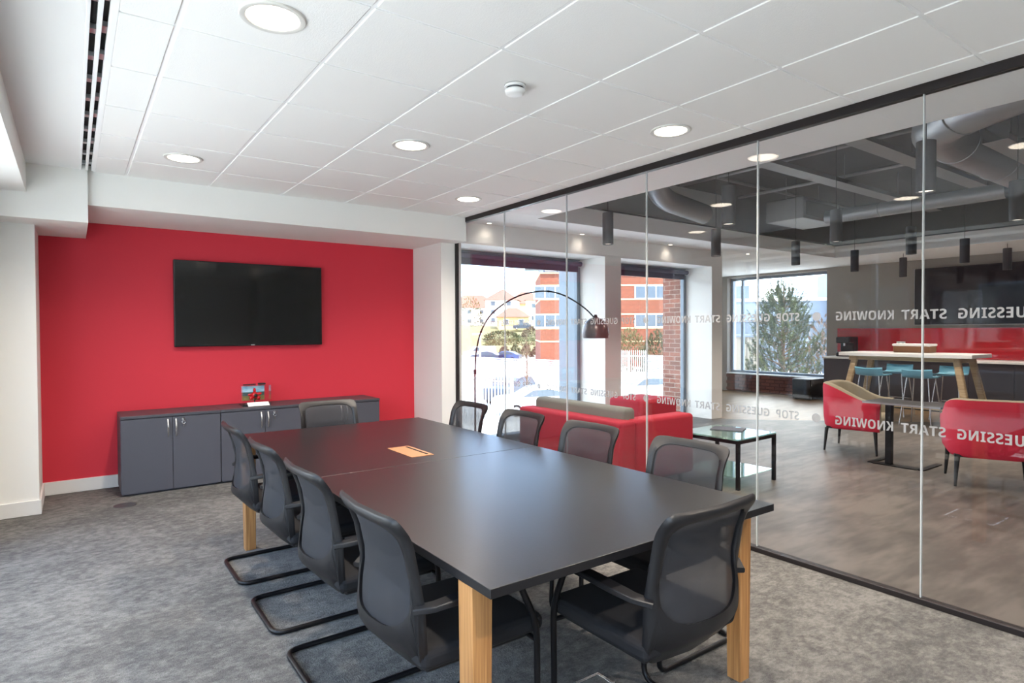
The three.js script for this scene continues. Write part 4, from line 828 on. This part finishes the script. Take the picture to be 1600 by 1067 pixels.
{ // the pine
  const [x, z] = out(1222, 21.5), t = thing('pine_tree', 'large bushy pine tree outside the picture window', 'tree', [x, GROUND, z]), H = 6.25, tips = [], br = [];
  part('trunk', rod(V(0, 0, 0), V(0.05, H * 0.95, 0.03), 0.14, 0.02, 10), L.bark, t);
  for (let i = 0; i < 120; i++) {
    const k = 0.06 + 0.9 * (i / 119), y = H * k * 0.9, a = i * 2.399, r = (1.62 * Math.pow(1 - k, 0.55) + 0.12) * rr(0.75, 1.15), e = V(Math.cos(a) * r, y + 0.15 + r * 0.22, Math.sin(a) * r);
    br.push(rod(V(0.02, y, 0), e, 0.025, 0.008, 5));
    for (let q = 0; q < 9; q++) { const f = Math.sqrt(rr(0.1, 1.05)), c = V(0.02, y, 0).lerp(e, f); c.add(V(rr(-0.22, 0.22), rr(-0.1, 0.16), rr(-0.22, 0.22))); tips.push([c, V(Math.cos(a) * 0.45 + rr(-0.4, 0.4), 1, Math.sin(a) * 0.45 + rr(-0.4, 0.4)).normalize()]); }
  }
  for (let q = 0; q < 14; q++) tips.push([V(rr(-0.3, 0.3), H * rr(0.86, 0.95), rr(-0.3, 0.3)), V(rr(-0.4, 0.4), 1, rr(-0.4, 0.4)).normalize()]);
  part('branches', br, L.bark, t);
  const NB = 46, tuft = (sel) => leaves(sel.length * NB, 0.1, (i) => { const [c, d] = sel[Math.floor(i / NB)], s = (i % NB) / NB; return { p: c.clone().addScaledVector(d, s * 0.34), d: dirRnd(0).normalize().multiplyScalar(0.9).add(d.clone().multiplyScalar(0.8)) }; }, 0.2);
  part('needles', tuft(tips.filter((_, i) => i % 3)), L.pine, t).userData.kind = 'stuff'; part('young_needles', tuft(tips.filter((_, i) => !(i % 3))), L.pineLight, t).userData.kind = 'stuff';
}
function shrub(u, d, y, w, h, dep, mat, label, n = 1600, size = 0.3) {
  const [x, z] = out(u, d), t = thing('shrub', label, 'shrub', [x, y, z], -0.6246);
  part('foliage', leaves(n, size, () => { const a = rr(0, 6.283), e = Math.acos(rr(-0.2, 1)), r = Math.cbrt(rr(0.35, 1)), v = V(Math.sin(e) * Math.cos(a), Math.cos(e), Math.sin(e) * Math.sin(a)); return { p: V(v.x * w / 2 * r, Math.max(0, h * (v.y * r)), v.z * dep / 2 * r), d: v.clone().add(dirRnd().multiplyScalar(0.6)) }; }), mat, t).userData.kind = 'stuff';
  part('stem', [rod(V(0, -0.3, 0), V(0, h * 0.6, 0), 0.06, 0.03, 6), rod(V(0, 0, 0), V(w * 0.25, h * 0.6, 0), 0.04, 0.02, 6), rod(V(0, 0, 0), V(-w * 0.25, h * 0.6, 0), 0.04, 0.02, 6)], L.bark, t);
}
for (let k = 0; k < 6; k++) shrub(788 + k * 17, 103, GROUND - 0.1, 1.8, rr(1.6, 2.4), 1.6, [L.rust, L.hedge, L.rust][k % 3], ['russet hedge shrub nearest the blue cars', 'green hedge shrub behind the slatted fence', 'second russet hedge shrub in the hedge row', 'tall russet hedge shrub in the hedge row', 'second green hedge shrub in the hedge row', 'russet hedge shrub nearest the window frame'][k], 700, 0.32);
shrub(785, 126, -0.4, 8, 1.8, 4, L.hedge, 'low green shrub mass on the bank', 1500, 0.4); shrub(840, 131, 0.2, 7, 2.2, 4, L.rust, 'brown shrub mass on the bank', 1500, 0.4); shrub(815, 112, -1.2, 14, 1.2, 3, L.yellow, 'long olive hedge at the foot of the bank', 1800, 0.4);
shrub(800, 215, 2.6, 9, 8.5, 7, L.hedge, 'round green tree above the house roofs', 1800, 0.8); shrub(735, 158, 2.5, 7, 8, 6, L.yellow, 'pale bare tree in front of the long house', 500, 0.6);
shrub(985, 66, GROUND, 4, 4.6, 3, L.yellow, 'olive bush under the brick office windows', 1500, 0.35); shrub(1028, 66, GROUND, 3.6, 4.4, 3, L.hedge, 'green bush beside the brick office', 1500, 0.35); shrub(1064, 64, GROUND, 3, 3.6, 3, L.yellow, 'olive bush near the brick pier', 1200, 0.35);
shrub(1296, 30, GROUND, 3.4, 5.2, 3, L.rust, 'autumn coloured shrub beside the pine', 1100, 0.28); shrub(1150, 26, GROUND, 2.6, 2.6, 2.4, L.pine, 'dark shrub at the foot of the pine', 1300, 0.22);
for (const [u, d, h, l] of [[823, 34, 4.4, 'bare young tree in front of the pale silver car'], [862, 95, 7, 'bare young tree by the hedge'], [1046, 45, 4.6, 'bare young tree beside the white hatchback']]) {
  const [x, z] = out(u, d), t = thing('young_tree', l, 'tree', [x, GROUND, z]), br = [];
  part('trunk', rod(V(0, 0, 0), V(0, h, 0), h * 0.012, h * 0.004, 7), L.bark, t);
  for (let i = 0; i < 34; i++) { const k = rr(0.3, 0.98), a = rr(0, 6.28), r = h * 0.2 * (1.1 - k) + 0.12, s = V(0, h * k, 0), e = V(Math.cos(a) * r, h * k + r * 1.3, Math.sin(a) * r); br.push(rod(s, e, h * 0.0035, h * 0.0015, 4)); const m = s.clone().lerp(e, 0.6); br.push(rod(m, m.clone().add(V(rr(-1, 1) * r * 0.5, r * 0.5, rr(-1, 1) * r * 0.5)), h * 0.002, h * 0.001, 4)); }
  part('branches', br, L.bark, t); part('buds', leaves(120, 0.12, () => { const k = rr(0.35, 1), a = rr(0, 6.28), r = h * 0.2 * (1.1 - k) * rr(0.3, 1); return { p: V(Math.cos(a) * r, h * k + r, Math.sin(a) * r), d: dirRnd() }; }), L.yellow, t).userData.kind = 'stuff';
}

renderer.render(scene, camera);
